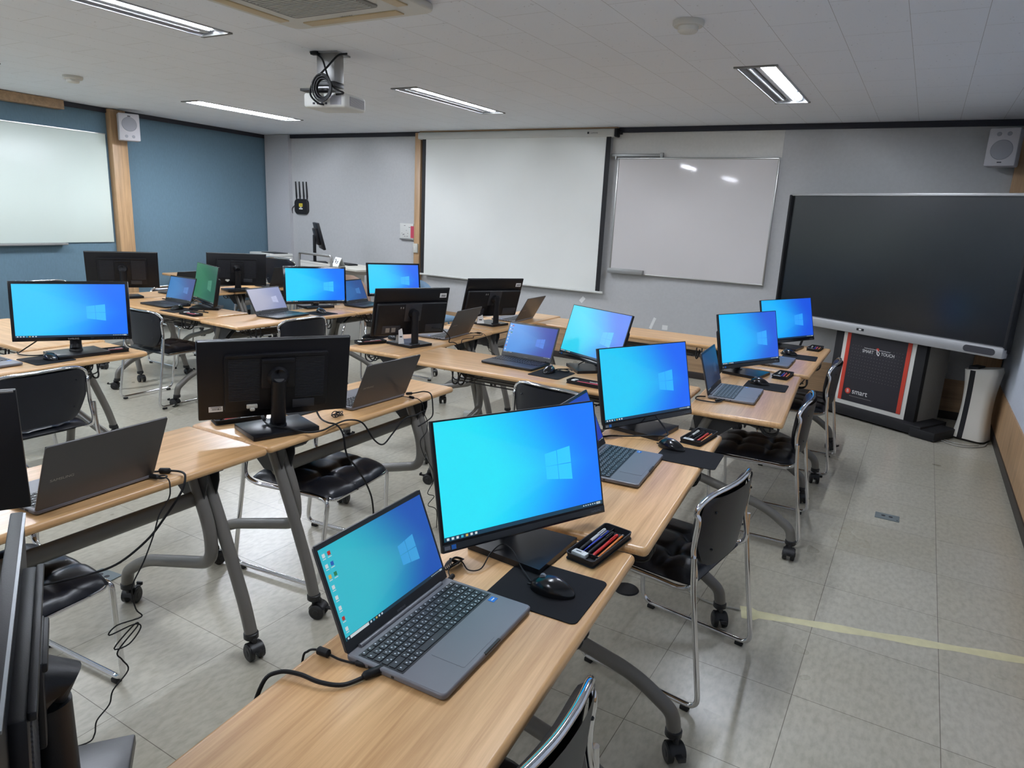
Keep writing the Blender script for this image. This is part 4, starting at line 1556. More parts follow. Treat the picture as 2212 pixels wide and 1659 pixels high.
def projection_screen():
    t = thing('projection_screen', (-4.30, YF, 0.80), 0, 'wide white pull-down projection screen with black side borders', 'projection screen')
    y = -0.075
    mb = MB(['screen_cloth'])
    mb.add([(-1.18, y, 0.02), (1.21, y, 0.02), (1.205, y, 1.70), (-1.175, y, 1.70)], [(0, 1, 2, 3)])
    mb.add([(-1.18, y + 0.0015, 0.02), (1.21, y + 0.0015, 0.02), (1.205, y + 0.0015, 1.70), (-1.175, y + 0.0015, 1.70)], [(3, 2, 1, 0)])
    mb.build('cloth', t, ori=False)
    for a, b in ((-1.232, -1.18), (1.21, 1.262)):
        mb = MB(['black'])
        mb.box(((a + b) / 2, y + 0.0005, 0.865), (b - a, 0.003, 1.71))
        mb.build('border', t)
    mb = MB(['white'])
    mb.cyl((-1.27, y, 0.008), (1.30, y, 0.008), 0.013, 0.013, 12)
    mb.build('weight_bar', t)
    mb = MB(['white', 'black'])
    mb.box((-0.0, -0.05, 1.683), (2.6, 0.085, 0.082), 0, 0.02, seg=3)
    mb.box((1.315, -0.05, 1.683), (0.035, 0.09, 0.088), 1, 0.012)
    mb.box((1.345, -0.03, 1.69), (0.03, 0.05, 0.04), 1, 0.004)
    mb.build('housing', t)
    mb = MB(['ink'])
    mb.box((1.0, -0.0934, 1.683), (0.022, 0.0015, 0.022))
    mb.build('logo_mark', t)
    flat_text('Lumene', 0.026, 'logo', 'ink', t, (1.07, -0.0934, 1.683), (1, 0, 0), (0, 0, 1))


projection_screen()


def whiteboard_front():
    t = thing('whiteboard', (-2.14, YF, 1.04), 0, 'glossy whiteboard right of the projection screen reflecting two lamps', 'whiteboard')
    w, h, y = 1.62, 1.19, -0.028
    mb = MB(['board'])
    mb.box((0, y, h / 2), (w, 0.02, h))
    mb.build('surface', t)
    mb = MB(['metal'])
    for s in (-1, 1):
        mb.box((s * w / 2, y - 0.002, h / 2), (0.014, 0.03, h + 0.014), 0, 0.003)
    for z in (0, h):
        mb.box((0, y - 0.002, z), (w, 0.03, 0.014), 0, 0.003)
    mb.build('frame', t)
    mb = MB(['metal_d'])
    mb.box((-0.62, -0.055, 0.02), (0.40, 0.06, 0.05), 0, 0.004)
    mb.build('pen_ledge', t)
    mb = MB(['metal_d'])
    mb.box((-0.62, -0.03, h + 0.03), (0.56, 0.03, 0.03), 0, 0.003)
    mb.box((-0.34, -0.04, h + 0.03), (0.03, 0.03, 0.05), 0, 0.003)
    mb.box((-0.84, -0.04, h + 0.005), (0.02, 0.02, 0.04), 0, 0.003)
    mb.build('hanging_rail', t)


whiteboard_front()
t = thing('whiteboard', (-4.85, YF, 0.98), 0, 'second whiteboard almost fully covered by the projection screen, left edge showing', 'whiteboard')
mb = MB(['board'])
mb.box((0, -0.02, 0.6), (1.36, 0.015, 1.2))
mb.build('surface', t)
mb = MB(['white'])
for s in (-1, 1):
    mb.box((s * 0.69, -0.022, 0.6), (0.022, 0.025, 1.22), 0, 0.003)
for z in (0, 1.2):
    mb.box((0, -0.022, z), (1.38, 0.025, 0.022), 0, 0.003)
mb.box((-0.665, -0.03, 1.26), (0.06, 0.03, 0.03))
mb.build('frame', t)


def left_board():
    a = math.atan2(lwd.y, lwd.x)
    yc, L, h = 3.05, 3.3, 1.19
    t = thing('whiteboard', (lw(yc, 0.012), yc, 1.065), a, 'large pale greenish board on the blue left wall', 'whiteboard')
    mb = MB(['board_l'])
    mb.box((0, 0, h / 2), (L, 0.016, h), 0, 0.002)
    mb.build('surface', t)
    mb = MB(['metal'])
    mb.box((0, -0.004, h + 0.003), (L, 0.022, 0.01))
    mb.build('top_rail', t)
    mb = MB(['metal_d'])
    mb.box((-0.03, -0.04, -0.012), (2.2, 0.07, 0.022), 0, 0.003)
    mb.build('pen_ledge', t)


left_board()


def wifi():
    t = thing('wifi_router', (-7.71, YF, 1.57), 0, 'black router with four upright aerials on the grey wall', 'router')
    mb = MB(['black'])
    mb.X = Matrix(((1, 0, 0, 0), (0, 0, -1, -0.002), (0, 1, 0, 0), (0, 0, 0, 1)))
    mb.slab(0.265, 0.21, 0, 0.035, 0.06, 0.01)
    mb.build('housing', t)
    for k, xx in enumerate((-0.105, -0.035, 0.04, 0.105)):
        mb = MB(['black'])
        mb.tube([(xx, -0.015, 0.1), (xx, -0.015, 0.14), (xx - 0.012, -0.015, 0.34)], [0.008, 0.012, 0.008], 8)
        mb.build('aerial', t)
    mb = MB(['yellow', 'paper', 'ink'])
    mb.box((0.0, -0.0375, 0.02), (0.07, 0.002, 0.045), 0)
    mb.box((0.0, -0.0375, -0.03), (0.07, 0.002, 0.018), 1)
    mb.box((0.0, -0.0389, 0.02), (0.05, 0.001, 0.004), 2)
    mb.box((0.0, -0.0375, -0.01), (0.03, 0.002, 0.012), 1)
    mb.build('sticker', t)
    o = MB(['cable'])
    o.tube(spline([(-0.13, -0.02, 0.02), (-0.19, -0.02, -0.03), (-0.2, -0.008, -0.1)], 6), 0.005, 6)
    o.build('cable', t)


wifi()


def speaker(loc, rz, label):
    t = thing('wall_speaker', loc, rz, label, 'speaker', 'white wall speakers')
    # front faces local -y
    mb = MB(['speaker'])
    mb.box((0, 0, 0), (0.21, 0.15, 0.29), 0, 0.012)
    mb.build('cabinet', t)
    mb = MB(['grille'])
    mb.cyl((0, -0.074, 0.03 if rz > 0.5 else -0.02), (0, -0.079, 0.03 if rz > 0.5 else -0.02), 0.078, 0.072, 32)
    mb.build('woofer_grille', t)
    mb = MB(['grille', 'ink'])
    zz = -0.1 if rz > 0.5 else 0.1
    for xx in (-0.035, 0.035):
        mb.cyl((xx, -0.074, zz), (xx, -0.078, zz), 0.017, 0.015, 16)
    mb.box((0, -0.0765, -zz * 1.15), (0.03, 0.003, 0.008), 1)
    mb.build('tweeter', t)
    mb = MB(['metal_d'])
    mb.box((0, 0.085, 0), (0.06, 0.03, 0.1))
    mb.build('bracket', t)


speaker((-7.98, 4.86, 2.345), rad(66), 'white speaker on the wooden post of the blue wall')
speaker((0.40, 6.98, 2.30), rad(-14), 'white speaker in the dim corner above the black display')

# paper holder, intercom, switch
t = thing('wall_document_holder', (-5.79, YF, 1.33), 0, 'clear wall document holder with grey paper and red flap beside the post', 'document holder')
mb = MB(['white', 'ink'])
mb.box((-0.02, -0.012, 0), (0.22, 0.02, 0.19), 0, 0.003)
for i in range(9):
    mb.box((random.uniform(-0.11, 0.03), -0.0225, random.uniform(-0.07, 0.08)), (random.uniform(0.01, 0.03), 0.001, 0.005), 1)
mb.build('panel', t)
mb = MB(['pink'])
mb.box((0.075, -0.0215, -0.01), (0.055, 0.004, 0.15))
mb.build('red_flap', t)
mb = MB(['metal_d'])
mb.box((-0.01, -0.02, -0.103), (0.23, 0.035, 0.012), 0, 0.002)
mb.build('ledge', t)
t = thing('light_switch', (-5.62, YF - 0.06, 1.125), 0, 'small ivory switch box on the wooden post', 'light switch')
mb = MB(['white2'])
mb.box((0, -0.012, 0), (0.07, 0.024, 0.115), 0, 0.006)
mb.build('box', t)
mb = MB(['white'])
mb.box((0, -0.0255, 0), (0.025, 0.004, 0.045), 0, 0.001)
mb.build('rocker', t)


# chipped paint marks on the front wall
for (x, z, w, h, a), lab in zip(((-3.27, 0.70, 0.045, 0.07, 0.7), (-2.42, 0.53, 0.03, 0.13, 0.35), (-2.28, 0.50, 0.06, 0.05, 0)), ('diamond-shaped torn patch of wallpaper under the projection screen', 'pale scrape on the wall above the empty desk, left one', 'pale scuffed patch on the wall above the empty desk, right one')):
    mb = MB(['paper'])
    mb.X = Matrix.Translation((x, YF - 0.0012, z)) @ Matrix.Rotation(a, 4, 'Y')
    mb.box((0, 0, 0), (w, 0.002, h))
    tag(mb.build('wall_scuff'), lab, 'wall mark', 'scuffs on the front wall')


# ================================================================= INTERACTIVE DISPLAY
def display():
    a = rad(-27.86)
    cx, cy = -0.271, 6.55
    t = thing('interactive_display', (cx, cy, 0), a, 'huge black touch display on a stand with a red-edged poster', 'display')
    W, z0 = 2.0, 0.743
    # local x along the display, front is -y
    mb = MB(['ifp', 'ifp_frame', 'black'])
    mb.box((0, 0.045, z0 + 0.60), (W, 0.07, 1.13), 2, 0.004)
    mb.box((0, 0.008, z0 + 0.615), (W - 0.03, 0.006, 1.07), 0)
    mb.build('panel', t)
    mb = MB(['ifp_frame'])
    mb.box((0, 0.03, z0 + 1.158), (W + 0.01, 0.09, 0.022), 0, 0.004)
    mb.build('top_rail', t)
    for s in (-1, 1):
        mb = MB(['black'])
        mb.box((s * (W / 2 - 0.004), 0.02, z0 + 0.61), (0.02, 0.09, 1.09), 0, 0.003)
        mb.build('side_rail', t)
    mb = MB(['ifp_frame', 'black', 'paper'])
    mb.box((0, 0.0, z0 + 0.04), (W, 0.085, 0.082), 0, 0.01)
    mb.box((-0.10, -0.0435, z0 + 0.04), (0.065, 0.003, 0.02), 1)
    mb.box((-0.10, -0.0455, z0 + 0.04), (0.022, 0.002, 0.012), 2)
    mb.build('bottom_bar', t)
    mb = MB(['ink'])
    mb.X = Matrix.Translation((0.84, -0.0425, z0 + 0.04)) @ Matrix(((1, 0, 0, 0), (0, 0, -1, 0), (0, 1, 0, 0), (0, 0, 0, 1)))
    mb.slab(0.22, 0.05, 0, 0.003, 0.024, 0.001)
    mb.build('speaker_slot', t)
    # stand body
    bx, by = 0.03, 0.06
    mb = MB(['black', 'stand_grey'])
    w2 = 0.40
    mb.box((bx, by + 0.02, 0.45), (2 * w2, 0.06, 0.74), 0, 0.003)
    for s in (-1, 1):
        mb.box((bx + s * (w2 - 0.008), by + 0.2, 0.45), (0.016, 0.32, 0.74), 1)
    mb.box((bx, by + 0.36, 0.45), (2 * w2 - 0.04, 0.016, 0.72), 0)
    mb.box((bx, by + 0.12, 0.845), (0.5, 0.16, 0.09), 0)
    mb.build('stand_body', t)
    mb = MB(['black'])
    mb.box((bx, by + 0.1, 0.055), (1.02, 0.4, 0.075), 0, 0.004)
    for s in (-1, 1):
        mb.box((bx + s * 0.53, by + 0.06, 0.04), (0.2, 0.34, 0.07), 0, 0.005)
    mb.build('foot_frame', t)
    fy = by - 0.012
    ph = 0.70
    pw = 0.29
    mb = MB(['poster_w', 'poster', 'poster_red'])
    mb.box((bx, fy, 0.10 + ph / 2 + 0.01), (2 * pw + 0.06, 0.005, ph + 0.04), 0)
    mb.box((bx, fy - 0.004, 0.13 + ph / 2), (2 * pw - 0.01, 0.003, ph), 1)
    for s in (-1, 1):
        mb.box((bx + s * (pw - 0.022), fy - 0.006, 0.13 + ph / 2), (0.034, 0.002, ph), 2)
    pz = 0.13
    mb.build('poster', t)
    mb = MB(['stand_grey'])
    for r in range(11):
        for k in range(18):
            mb.box((bx - 0.22 + k * 0.026, fy - 0.006, pz + 0.22 + r * 0.028), (0.003, 0.001, 0.003))
    mb.build('dot_pattern', t)
    for txt, px in (('SMART', -0.078), ('TOUCH', 0.098)):
        flat_text(txt, 0.038, 'lettering', 'paper', t, (bx + px, fy - 0.0062, pz + 0.465), (1, 0, 0), (0, 0, 1), 0.86)
    mb = MB(['paper', 'poster_red'])
    mb.box((bx, fy - 0.006, pz + 0.492), (0.23, 0.001, 0.003))
    mb.X = Matrix.Translation((bx + 0.005, fy - 0.0062, pz + 0.497)) @ Matrix.Rotation(PI / 2, 4, 'X')
    mb.cyl((0, 0, 0), (0, 0, 0.001), 0.013, 0.013, 20, 1)
    mb.X = Matrix.Identity(4)
    mb.tube([(bx + 0.0, fy - 0.008, pz + 0.497), (bx + 0.006, fy - 0.008, pz + 0.46), (bx + 0.02, fy - 0.008, pz + 0.447)], 0.004, 6, 0)
    mb.tube([(bx + 0.012, fy - 0.008, pz + 0.485), (bx + 0.026, fy - 0.008, pz + 0.468), (bx + 0.022, fy - 0.008, pz + 0.447)], 0.003, 6, 0)
    mb.build('hand_emblem', t)
    mb = MB(['poster_red'])
    mb.X = Matrix.Translation((bx - 0.2, fy - 0.0062, pz + 0.09)) @ Matrix.Rotation(PI / 2, 4, 'X')
    mb.cyl((0, 0, 0), (0, 0, 0.001), 0.026, 0.026, 24)
    mb.build('round_emblem', t)
    flat_text('B', 0.04, 'lettering', 'paper', t, (bx - 0.2, fy - 0.0085, pz + 0.09), (1, 0, 0), (0, 0, 1))
    flat_text('smart', 0.065, 'lettering', 'paper', t, (bx - 0.09, fy - 0.0062, pz + 0.094), (1, 0, 0), (0, 0, 1), 0.95)
    mb = MB(['stand_grey'])
    mb.box((bx - 0.08, fy - 0.006, pz + 0.05), (0.2, 0.001, 0.003))
    mb.build('underline', t)
    mb = MB(['black'])
    mb.tube(spline([(-0.68, 0.05, z0), (-0.70, 0.06, 0.62), (-0.735, 0.06, 0.48), (-0.74, 0.05, 0.3), (-0.72, 0.08, 0.06), (-0.55, 0.12, 0.03)], 8), 0.011, 8)
    mb.build('power_cable', t)


display()


def purifier():
    t = thing('air_purifier', (0.55, 6.52, 0), rad(-22), 'white tower air purifier with a dark vertical stripe in the corner', 'air purifier')
    n = 12

    def prof(z):
        k = z / 0.6
        return 0.9 + 0.22 * (2 * abs(k - 0.5)) ** 2

    def ringf(z, ins=0.0):
        s = prof(z)
        out = []
        w, d, r = 0.11 * s - ins, 0.095 * s - ins, 0.05
        for k, (sx, sy) in enumerate(((1, 1), (-1, 1), (-1, -1), (1, -1))):
            for i in range(n + 1):
                a = PI / 2 * (k + i / n)
                out.append((sx * (w - r) + r * math.cos(a), sy * (d - r) + r * math.sin(a), z))
        return out
    N = 4 * (n + 1)
    zs = [0.02 + 0.555 * i / 14 for i in range(15)]
    vs = []
    for z in zs:
        vs += ringf(z)
    top = ringf(0.592, 0.012)
    vs += [(x, y, z + 0.02 * (x / 0.11)) for x, y, z in top]
    mb = MB(['puri'])
    mb.add(vs, [(l * N + i, l * N + (i + 1) % N, (l + 1) * N + (i + 1) % N, (l + 1) * N + i) for l in range(15) for i in range(N)], 0, True)
    mb.add(vs[-N:], [tuple(range(N))], 0)
    mb.build('body', t)
    mb = MB(['black'])
    pts = [(-0.045, -0.0955 * prof(z) - 0.0005, z) for z in zs]
    v2 = []
    for x, y, z in pts:
        v2 += [(x - 0.02, y, z), (x + 0.018, y, z), (x + 0.018, y + 0.004, z), (x - 0.02, y + 0.004, z)]
    m = len(pts)
    mb.add(v2, [(4 * i + k, 4 * i + (k + 1) % 4, 4 * i + 4 + (k + 1) % 4, 4 * i + 4 + k) for i in range(m - 1) for k in range(4)])
    mb.build('stripe', t)
    mb = MB(['black'])
    mb.prism([(-0.095, -0.06), (-0.02, -0.085), (-0.02, 0.06), (-0.08, 0.06)], 0.572, 0.601)
    mb.build('control_top', t)
    mb = MB(['base'])
    mb.slab(0.2, 0.17, 0, 0.022, 0.04, 0.003)
    mb.build('foot', t)


purifier()
o = MB(['cable_w'])
o.tube(spline([(0.33, 6.33, 0.006), (0.40, 6.24, 0.006), (0.50, 6.22, 0.006), (0.62, 6.32, 0.006), (0.66, 6.45, 0.006)], 8), 0.005, 6)
o.tube(spline([(0.32, 6.40, 0.006), (0.42, 6.30, 0.006), (0.52, 6.29, 0.006), (0.60, 6.36, 0.006)], 8), 0.004, 6)
tag(o.build('power_cable'), 'pale cable lying on the floor between display foot and air purifier', 'cable')


# ================================================================= CEILING THINGS
def projector():
    t = thing('ceiling_projector', (-3.47, 3.50, CEIL), rad(12), 'white projector hanging from a grey bracket with coiled black cables', 'projector')
    mb = MB(['white', 'grille', 'ink'])
    mb.box((0.005, 0.015, -0.30), (0.31, 0.25, 0.09), 0, 0.018, seg=3)
    mb.box((0.1605, 0.03, -0.30), (0.003, 0.18, 0.055), 1)
    mb.box((0.09, -0.1105, -0.30), (0.08, 0.003, 0.055), 1)
    for k in range(4):
        mb.box((-0.07 + 0.03 * k, -0.1105, -0.32), (0.016, 0.003, 0.012), 2)
    for k in range(9):
        mb.box((0.1625, 0.03, -0.325 + k * 0.006), (0.002, 0.17, 0.002), 0)
    mb.build('body', t)
    mb = MB(['metal_d', 'black_paint'])
    mb.box((-0.03, 0.02, -0.09), (0.13, 0.11, 0.17), 0, 0.003)
    mb.box((-0.03, 0.02, -0.006), (0.2, 0.16, 0.01), 0)
    mb.box((-0.05, 0.02, -0.19), (0.16, 0.13, 0.025), 1, 0.002)
    mb.box((-0.08, -0.02, -0.235), (0.20, 0.16, 0.016), 1, 0.002)
    mb.box((-0.05, 0.02, -0.215), (0.1, 0.1, 0.04), 0)
    mb.build('ceiling_bracket', t)
    mb = MB(['lap_dark'])
    mb.cyl((-0.04, 0.13, -0.3), (-0.04, 0.155, -0.3), 0.035, 0.032, 20)
    mb.build('lens', t)
    mb = MB(['cable'])
    for k in range(5):
        r = 0.05 + 0.008 * math.sin(k * 2.1)
        pts = [(0.02 + (r + 0.008 * k * 0.4) * math.cos(q), -0.13 - 0.007 * k, -0.235 + (r + 0.004 * k) * 1.1 * math.sin(q)) for q in [2 * PI * i / 24 for i in range(24)]]
        mb.tube(pts, 0.0055, 6, closed=True)
    mb.tube(spline([(-0.08, -0.06, -0.015), (-0.02, -0.08, -0.06), (0.04, -0.12, -0.16), (0.10, -0.14, -0.235), (0.16, -0.13, -0.262), (0.1, -0.12, -0.27)], 6), 0.006, 6)
    mb.tube(spline([(0.12, -0.02, -0.012), (0.08, -0.06, -0.03), (0.03, -0.1, -0.1), (-0.05, -0.14, -0.2), (-0.075, -0.14, -0.27), (-0.03, -0.13, -0.32), (0.01, -0.12, -0.33)], 6), 0.006, 6)
    mb.box((-0.09, -0.06, -0.014), (0.05, 0.035, 0.02), 0, 0.004)
    mb.build('cable_coil', t)


projector()


def aircon():
    t = thing('ceiling_air_conditioner', (-2.66, 2.43, CEIL), rad(0), 'ivory cassette air conditioner at the top edge of the photo', 'air conditioner')
    S = 0.95
    mb = MB(['ac'])
    mb.slab(S, S, -0.035, -0.001, 0.07, 0.012)
    mb.build('panel', t)
    mb = MB(['ac_grille', 'ac'])
    mb.slab(0.56, 0.56, -0.042, -0.034, 0.03, 0.003)
    for k in range(26):
        mb.box((0, -0.25 + k * 0.02, -0.0435), (0.5, 0.004, 0.004), 1)
    mb.build('intake_grille', t)
    for k in range(4):
        mb = MB(['ac_vane'])
        mb.X = Matrix.Rotation(k * PI / 2, 4, 'Z')
        mb.box((0, 0.39, -0.037), (0.62, 0.065, 0.008), 0, 0.003)
        mb.build('louvre', t)
    text('winner', 0.03, 'logo', 'ink', t, Matrix.Translation((0.02, 0.33, -0.0425)) @ Matrix.Rotation(PI, 4, 'X'))


aircon()
for i, ((x, y), lab) in enumerate((((-6.37, 3.43), 'small cream detector on the ceiling at the left'), ((-1.17, 3.56), 'round cream smoke detector between the two right ceiling lamps'))):
    t = thing('smoke_detector', (x, y, CEIL), 0, lab, 'smoke detector', 'ceiling smoke detectors')
    mb = MB(['ac'])
    mb.lathe([(0, -0.0002), (0.075, -0.0002), (0.075, -0.018), (0.068, -0.026), (0, -0.026)], 28)
    mb.build('base', t)
    mb = MB(['ac'])
    mb.lathe([(0.05, -0.026), (0.048, -0.045), (0.04, -0.052), (0, -0.052)], 24)
    mb.build('sensor_head', t)


# ================================================================= FLOOR THINGS
def floor_outlet(x, y, a, label):
    t = thing('floor_outlet', (x, y, 0), rad(a), label, 'floor outlet', 'metal floor outlets')
    mb = MB(['outlet', 'ink'])
    mb.slab(0.125, 0.09, 0.0, 0.004, 0.004, 0.001)
    for k in (-0.02, 0.018):
        mb.cyl((k, 0.005, 0.0035), (k, 0.005, 0.0046), 0.011, 0.011, 14, 1)
    mb.cyl((0.052, -0.03, 0.0035), (0.052, -0.03, 0.0048), 0.004, 0.004, 8, 1)
    mb.build('cover_plate', t)


floor_outlet(0.052, 4.305, 0, 'metal floor outlet plate in the open aisle right of the desks')
floor_outlet(-2.80, 1.435, 8, 'metal floor outlet plate beside the chair seat at the left')
mb = MB(['black'])
mb.lathe([(0, 0.006), (0.05, 0.006), (0.055, 0.0), (0.0, 0.0)], 24, c=(-0.90, 2.66, 0))
tag(mb.build('cable_outlet_disc'), 'round black cap on the floor behind the pen tray corner', 'disc')

# masking tape over a cable
mb = MB(['tape'])
P0, P1 = Vector((-0.43, 2.775)), Vector((0.705, 3.11))
n = 50
vs = []
dd = (P1 - P0).normalized()
nn = Vector((-dd.y, dd.x))
for i in range(n + 1):
    p = P0.lerp(P1, i / n)
    w = 0.026 + 0.004 * math.sin(i * 0.5) + (0.022 if i < 3 else 0)
    for q, hh in ((-1, 0.0006), (-0.35, 0.0012), (-0.1, 0.006), (0.15 + 0.2 * math.sin(i * 0.23), 0.0065), (0.5, 0.0014), (1, 0.0006)):
        v = p + nn * w * q
        vs.append((v.x, v.y, hh))
mb.add(vs, [(i * 6 + k, (i + 1) * 6 + k, (i + 1) * 6 + k + 1, i * 6 + k + 1) for i in range(n) for k in range(5)], 0, True)
tag(mb.build('floor_tape', ori=False), 'strip of pale masking tape crossing the floor on the right', 'tape')
mb = MB(['cable_w'])
mb.tube(spline([(-0.44, 2.78, 0.006), (-0.56, 2.76, 0.006), (-0.72, 2.82, 0.006), (-0.90, 2.82, 0.006), (-1.2, 2.9, 0.006), (-1.6, 2.85, 0.006)], 8), 0.005, 6)
tag(mb.build('floor_cable'), 'pale cable on the floor leading from the tape under the chair', 'cable')
t = thing('power_adapter', (-2.93, 4.45, 0), rad(20), 'white power adapter on the floor past the middle desks', 'power adapter')
mb = MB(['white'])
mb.box((0, 0, 0.02), (0.13, 0.065, 0.04), 0, 0.008)
mb.build('body', t)
mb = MB(['cable_w'])
mb.tube(spline([(0.065, 0, 0.03), (0.2, -0.05, 0.03), (0.35, -0.15, 0.01), (0.5, -0.1, 0.01), (0.45, 0.05, 0.008), (0.3, 0.1, 0.008), (0.3, -0.1, 0.008), (0.6, -0.3, 0.008)], 8), 0.004, 6)
mb.build('cord', t)


# ================================================================= LECTURE CORNER
def lecture():
    t = thing('lecture_desk', (-6.02, 6.22, 0), rad(-12), 'pale lecture desk with a white tube frame and perforated front', 'lecture desk')
    mb = MB(['white2'])
    mb.slab(1.15, 0.5, 0.885, 0.91, 0.03, 0.004, c=(0.05, 0))
    mb.build('desktop', t)
    mb = MB(['white'])
    mb.box((-0.2, 0.02, 0.44), (0.62, 0.4, 0.88), 0, 0.006)
    mb.build('pedestal', t)
    mb = MB(['white'])
    mb.prism([(-0.1, 0.16), (0.5, 0.16), (0.5, 0.12), (0.1, -0.1), (-0.1, -0.1)], 0.82, 0.884)
    mb.build('support', t)
    mb = MB(['metal_d'])
    mb.tube(fillet([(-0.5, -0.3, 0.1), (-0.5, -0.3, 1.03), (0.19, -0.3, 1.03), (0.19, -0.3, 0.1)], 0.03), 0.016, 10)
    mb.build('tube_frame', t)
    mb = MB(['white', 'ink'])
    mb.box((-0.155, -0.295, 0.52), (0.66, 0.006, 0.84))
    for r in range(3):
        for k in range(26):
            mb.box((-0.47 + k * 0.025, -0.2985, 0.915 - r * 0.045), (0.007, 0.001, 0.007), 1)
    mb.build('perforated_panel', t)
    # monitor on it
    m = thing('monitor', (-6.38, 6.20, 0.91), rad(52), 'thin black monitor on the lecture desk, seen from its side', 'monitor')
    mb = MB(['mon', 'vent'])
    T = Matrix.Translation((0.02, 0, 0.17)) @ Matrix.Rotation(-rad(14), 4, 'Y')
    mb.X = T
    mb.box((0, 0, 0.16), (0.03, 0.5, 0.32), 0, 0.005)
    mb.box((-0.03, 0, 0.16), (0.04, 0.28, 0.2), 0, 0.01)
    mb.build('panel', m)
    mb = MB(['mon'])
    mb.box((-0.075, 0, 0.17), (0.035, 0.06, 0.33), 0, 0.006)
    mb.build('neck', m)
    mb = MB(['mon'])
    mb.box((-0.03, 0, 0.008), (0.2, 0.22, 0.016), 0, 0.004)
    mb.build('base', m)
    k = thing('keyboard', (-6.10, 6.30, 0.911), rad(-14), 'black keyboard lying on the lecture desk', 'keyboard')
    mb = MB(['black'])
    mb.box((0, 0, 0.008), (0.42, 0.13, 0.014), 0, 0.004)
    mb.build('body', k)
    mb = MB(['key'])
    for r in range(5):
        for q in range(19):
            mb.box((-0.195 + q * 0.0215, -0.045 + r * 0.022, 0.017), (0.018, 0.018, 0.004))
    mb.build('keys', k)
    for (x, y, z, a, lab, gx) in ((-5.94, 6.05, 0.911, -25, 'white folded name card on the lecture desk', 1),):
        c = thing('name_card', (x, y, z), rad(a), lab, 'name card')
        mb = MB(['paper', 'ink'])
        mb.add([(-0.1, -0.045, 0), (0.1, -0.045, 0), (0.1, 0, 0.1), (-0.1, 0, 0.1), (0.1, 0.045, 0), (-0.1, 0.045, 0)], [(0, 1, 2, 3), (3, 2, 4, 5)])
        mb.build('card', c, ori=False)
        mb = MB(['ink'])
        mb.X = plane_mtx((0, -0.024, 0.05), (1, 0, 0), (0, 0.41, 0.91))
        for i, (xx, yy, ww, hh) in enumerate(((-0.03, 0.0, 0.02, 0.03), (-0.05, 0.025, 0.03, 0.01), (0.03, 0.0, 0.02, 0.02), (0.02, -0.02, 0.05, 0.006))):
            mb.box((xx, yy, 0.001), (ww, hh, 0.001))
        mb.build('print', c)


lecture()


def printer():
    t = thing('printer', (-7.76, 6.62, 0.55), rad(-8), 'white office printer in the far left corner', 'printer')
    mb = MB(['white', 'grille'])
    mb.box((0, 0, 0.17), (0.48, 0.38, 0.34), 0, 0.02)
    mb.box((0, -0.189, 0.1), (0.42, 0.01, 0.004), 1)
    mb.build('body', t)
    mb = MB(['white'])
    mb.box((-0.02, 0.01, 0.362), (0.5, 0.36, 0.045), 0, 0.012)
    mb.build('lid', t)
    mb = MB(['lap_dark'])
    mb.box((0.08, 0, 0.388), (0.3, 0.22, 0.008), 0, 0.003)
    mb.build('output_tray', t)
    c = thing('printer_cabinet', (-7.76, 6.62, 0), rad(-8), 'white cabinet under the printer in the far left corner', 'cabinet')
    mb = MB(['white2'])
    mb.box((0, 0, 0.274), (0.5, 0.4, 0.547), 0, 0.006)
    mb.build('body', c)
    mb = MB(['white'])
    mb.box((0, -0.206, 0.28), (0.46, 0.015, 0.48), 0, 0.004)
    mb.build('door', c)


printer()
# small papers and wedges
for i, (x, y, z, a, w, h, lab) in enumerate(((-2.905, 3.512, 0.728, 60, 0.04, 0.13, 'white folded paper wedge on the monitor base at the gap'),
                                            (-3.02, 4.66, 0.728, 40, 0.06, 0.08, 'white folded paper wedge under the monitor below the projection screen'),
                                            (-6.02, 3.98, 0.711, 20, 0.12, 0.10, 'small white name card right of the leftmost far monitor back'))):
    c = thing('name_card', (x, y, z), rad(a), lab, 'name card', 'white folded cards on the desks')
    mb = MB(['paper'])
    d = 0.03
    mb.add([(-w / 2, -d, 0), (w / 2, -d, 0), (w / 4, 0, h), (-w / 4, 0, h), (w / 2, d, 0), (-w / 2, d, 0)], [(0, 1, 2, 3), (3, 2, 4, 5)])
    mb.build('card', c, ori=False)
    mb = MB(['ink'])
    mb.box((0, -d * 0.72, h * 0.35), (w * 0.4, 0.001, 0.008))
    mb.build('print', c)


# ================================================================= CABLES
def cable(name, pts, r, label, m='cable', blobs=(), n=7):
    """blobs: (a, b, radius) thick sleeves / plugs"""
    mb = MB([m])
    mb.tube(spline(pts, n), r, 8)
    if not blobs:
        return tag(mb.build(name), label, 'cable')
    t = thing(name, pts[0], 0, label, 'cable')
    o = Vector(pts[0])
    mb.v = [tuple(Vector(v) - o) for v in mb.v]
    mb.build('cord', t)
    for nm, a, b, rr in blobs:
        a, b = Vector(a) - o, Vector(b) - o
        mb = MB([m])
        d = (b - a)
        mb.tube([a, a + d * 0.12, a + d * 0.88, b], [rr * 0.55, rr, rr, rr * 0.55], 12)
        mb.build(nm, t)
    return t


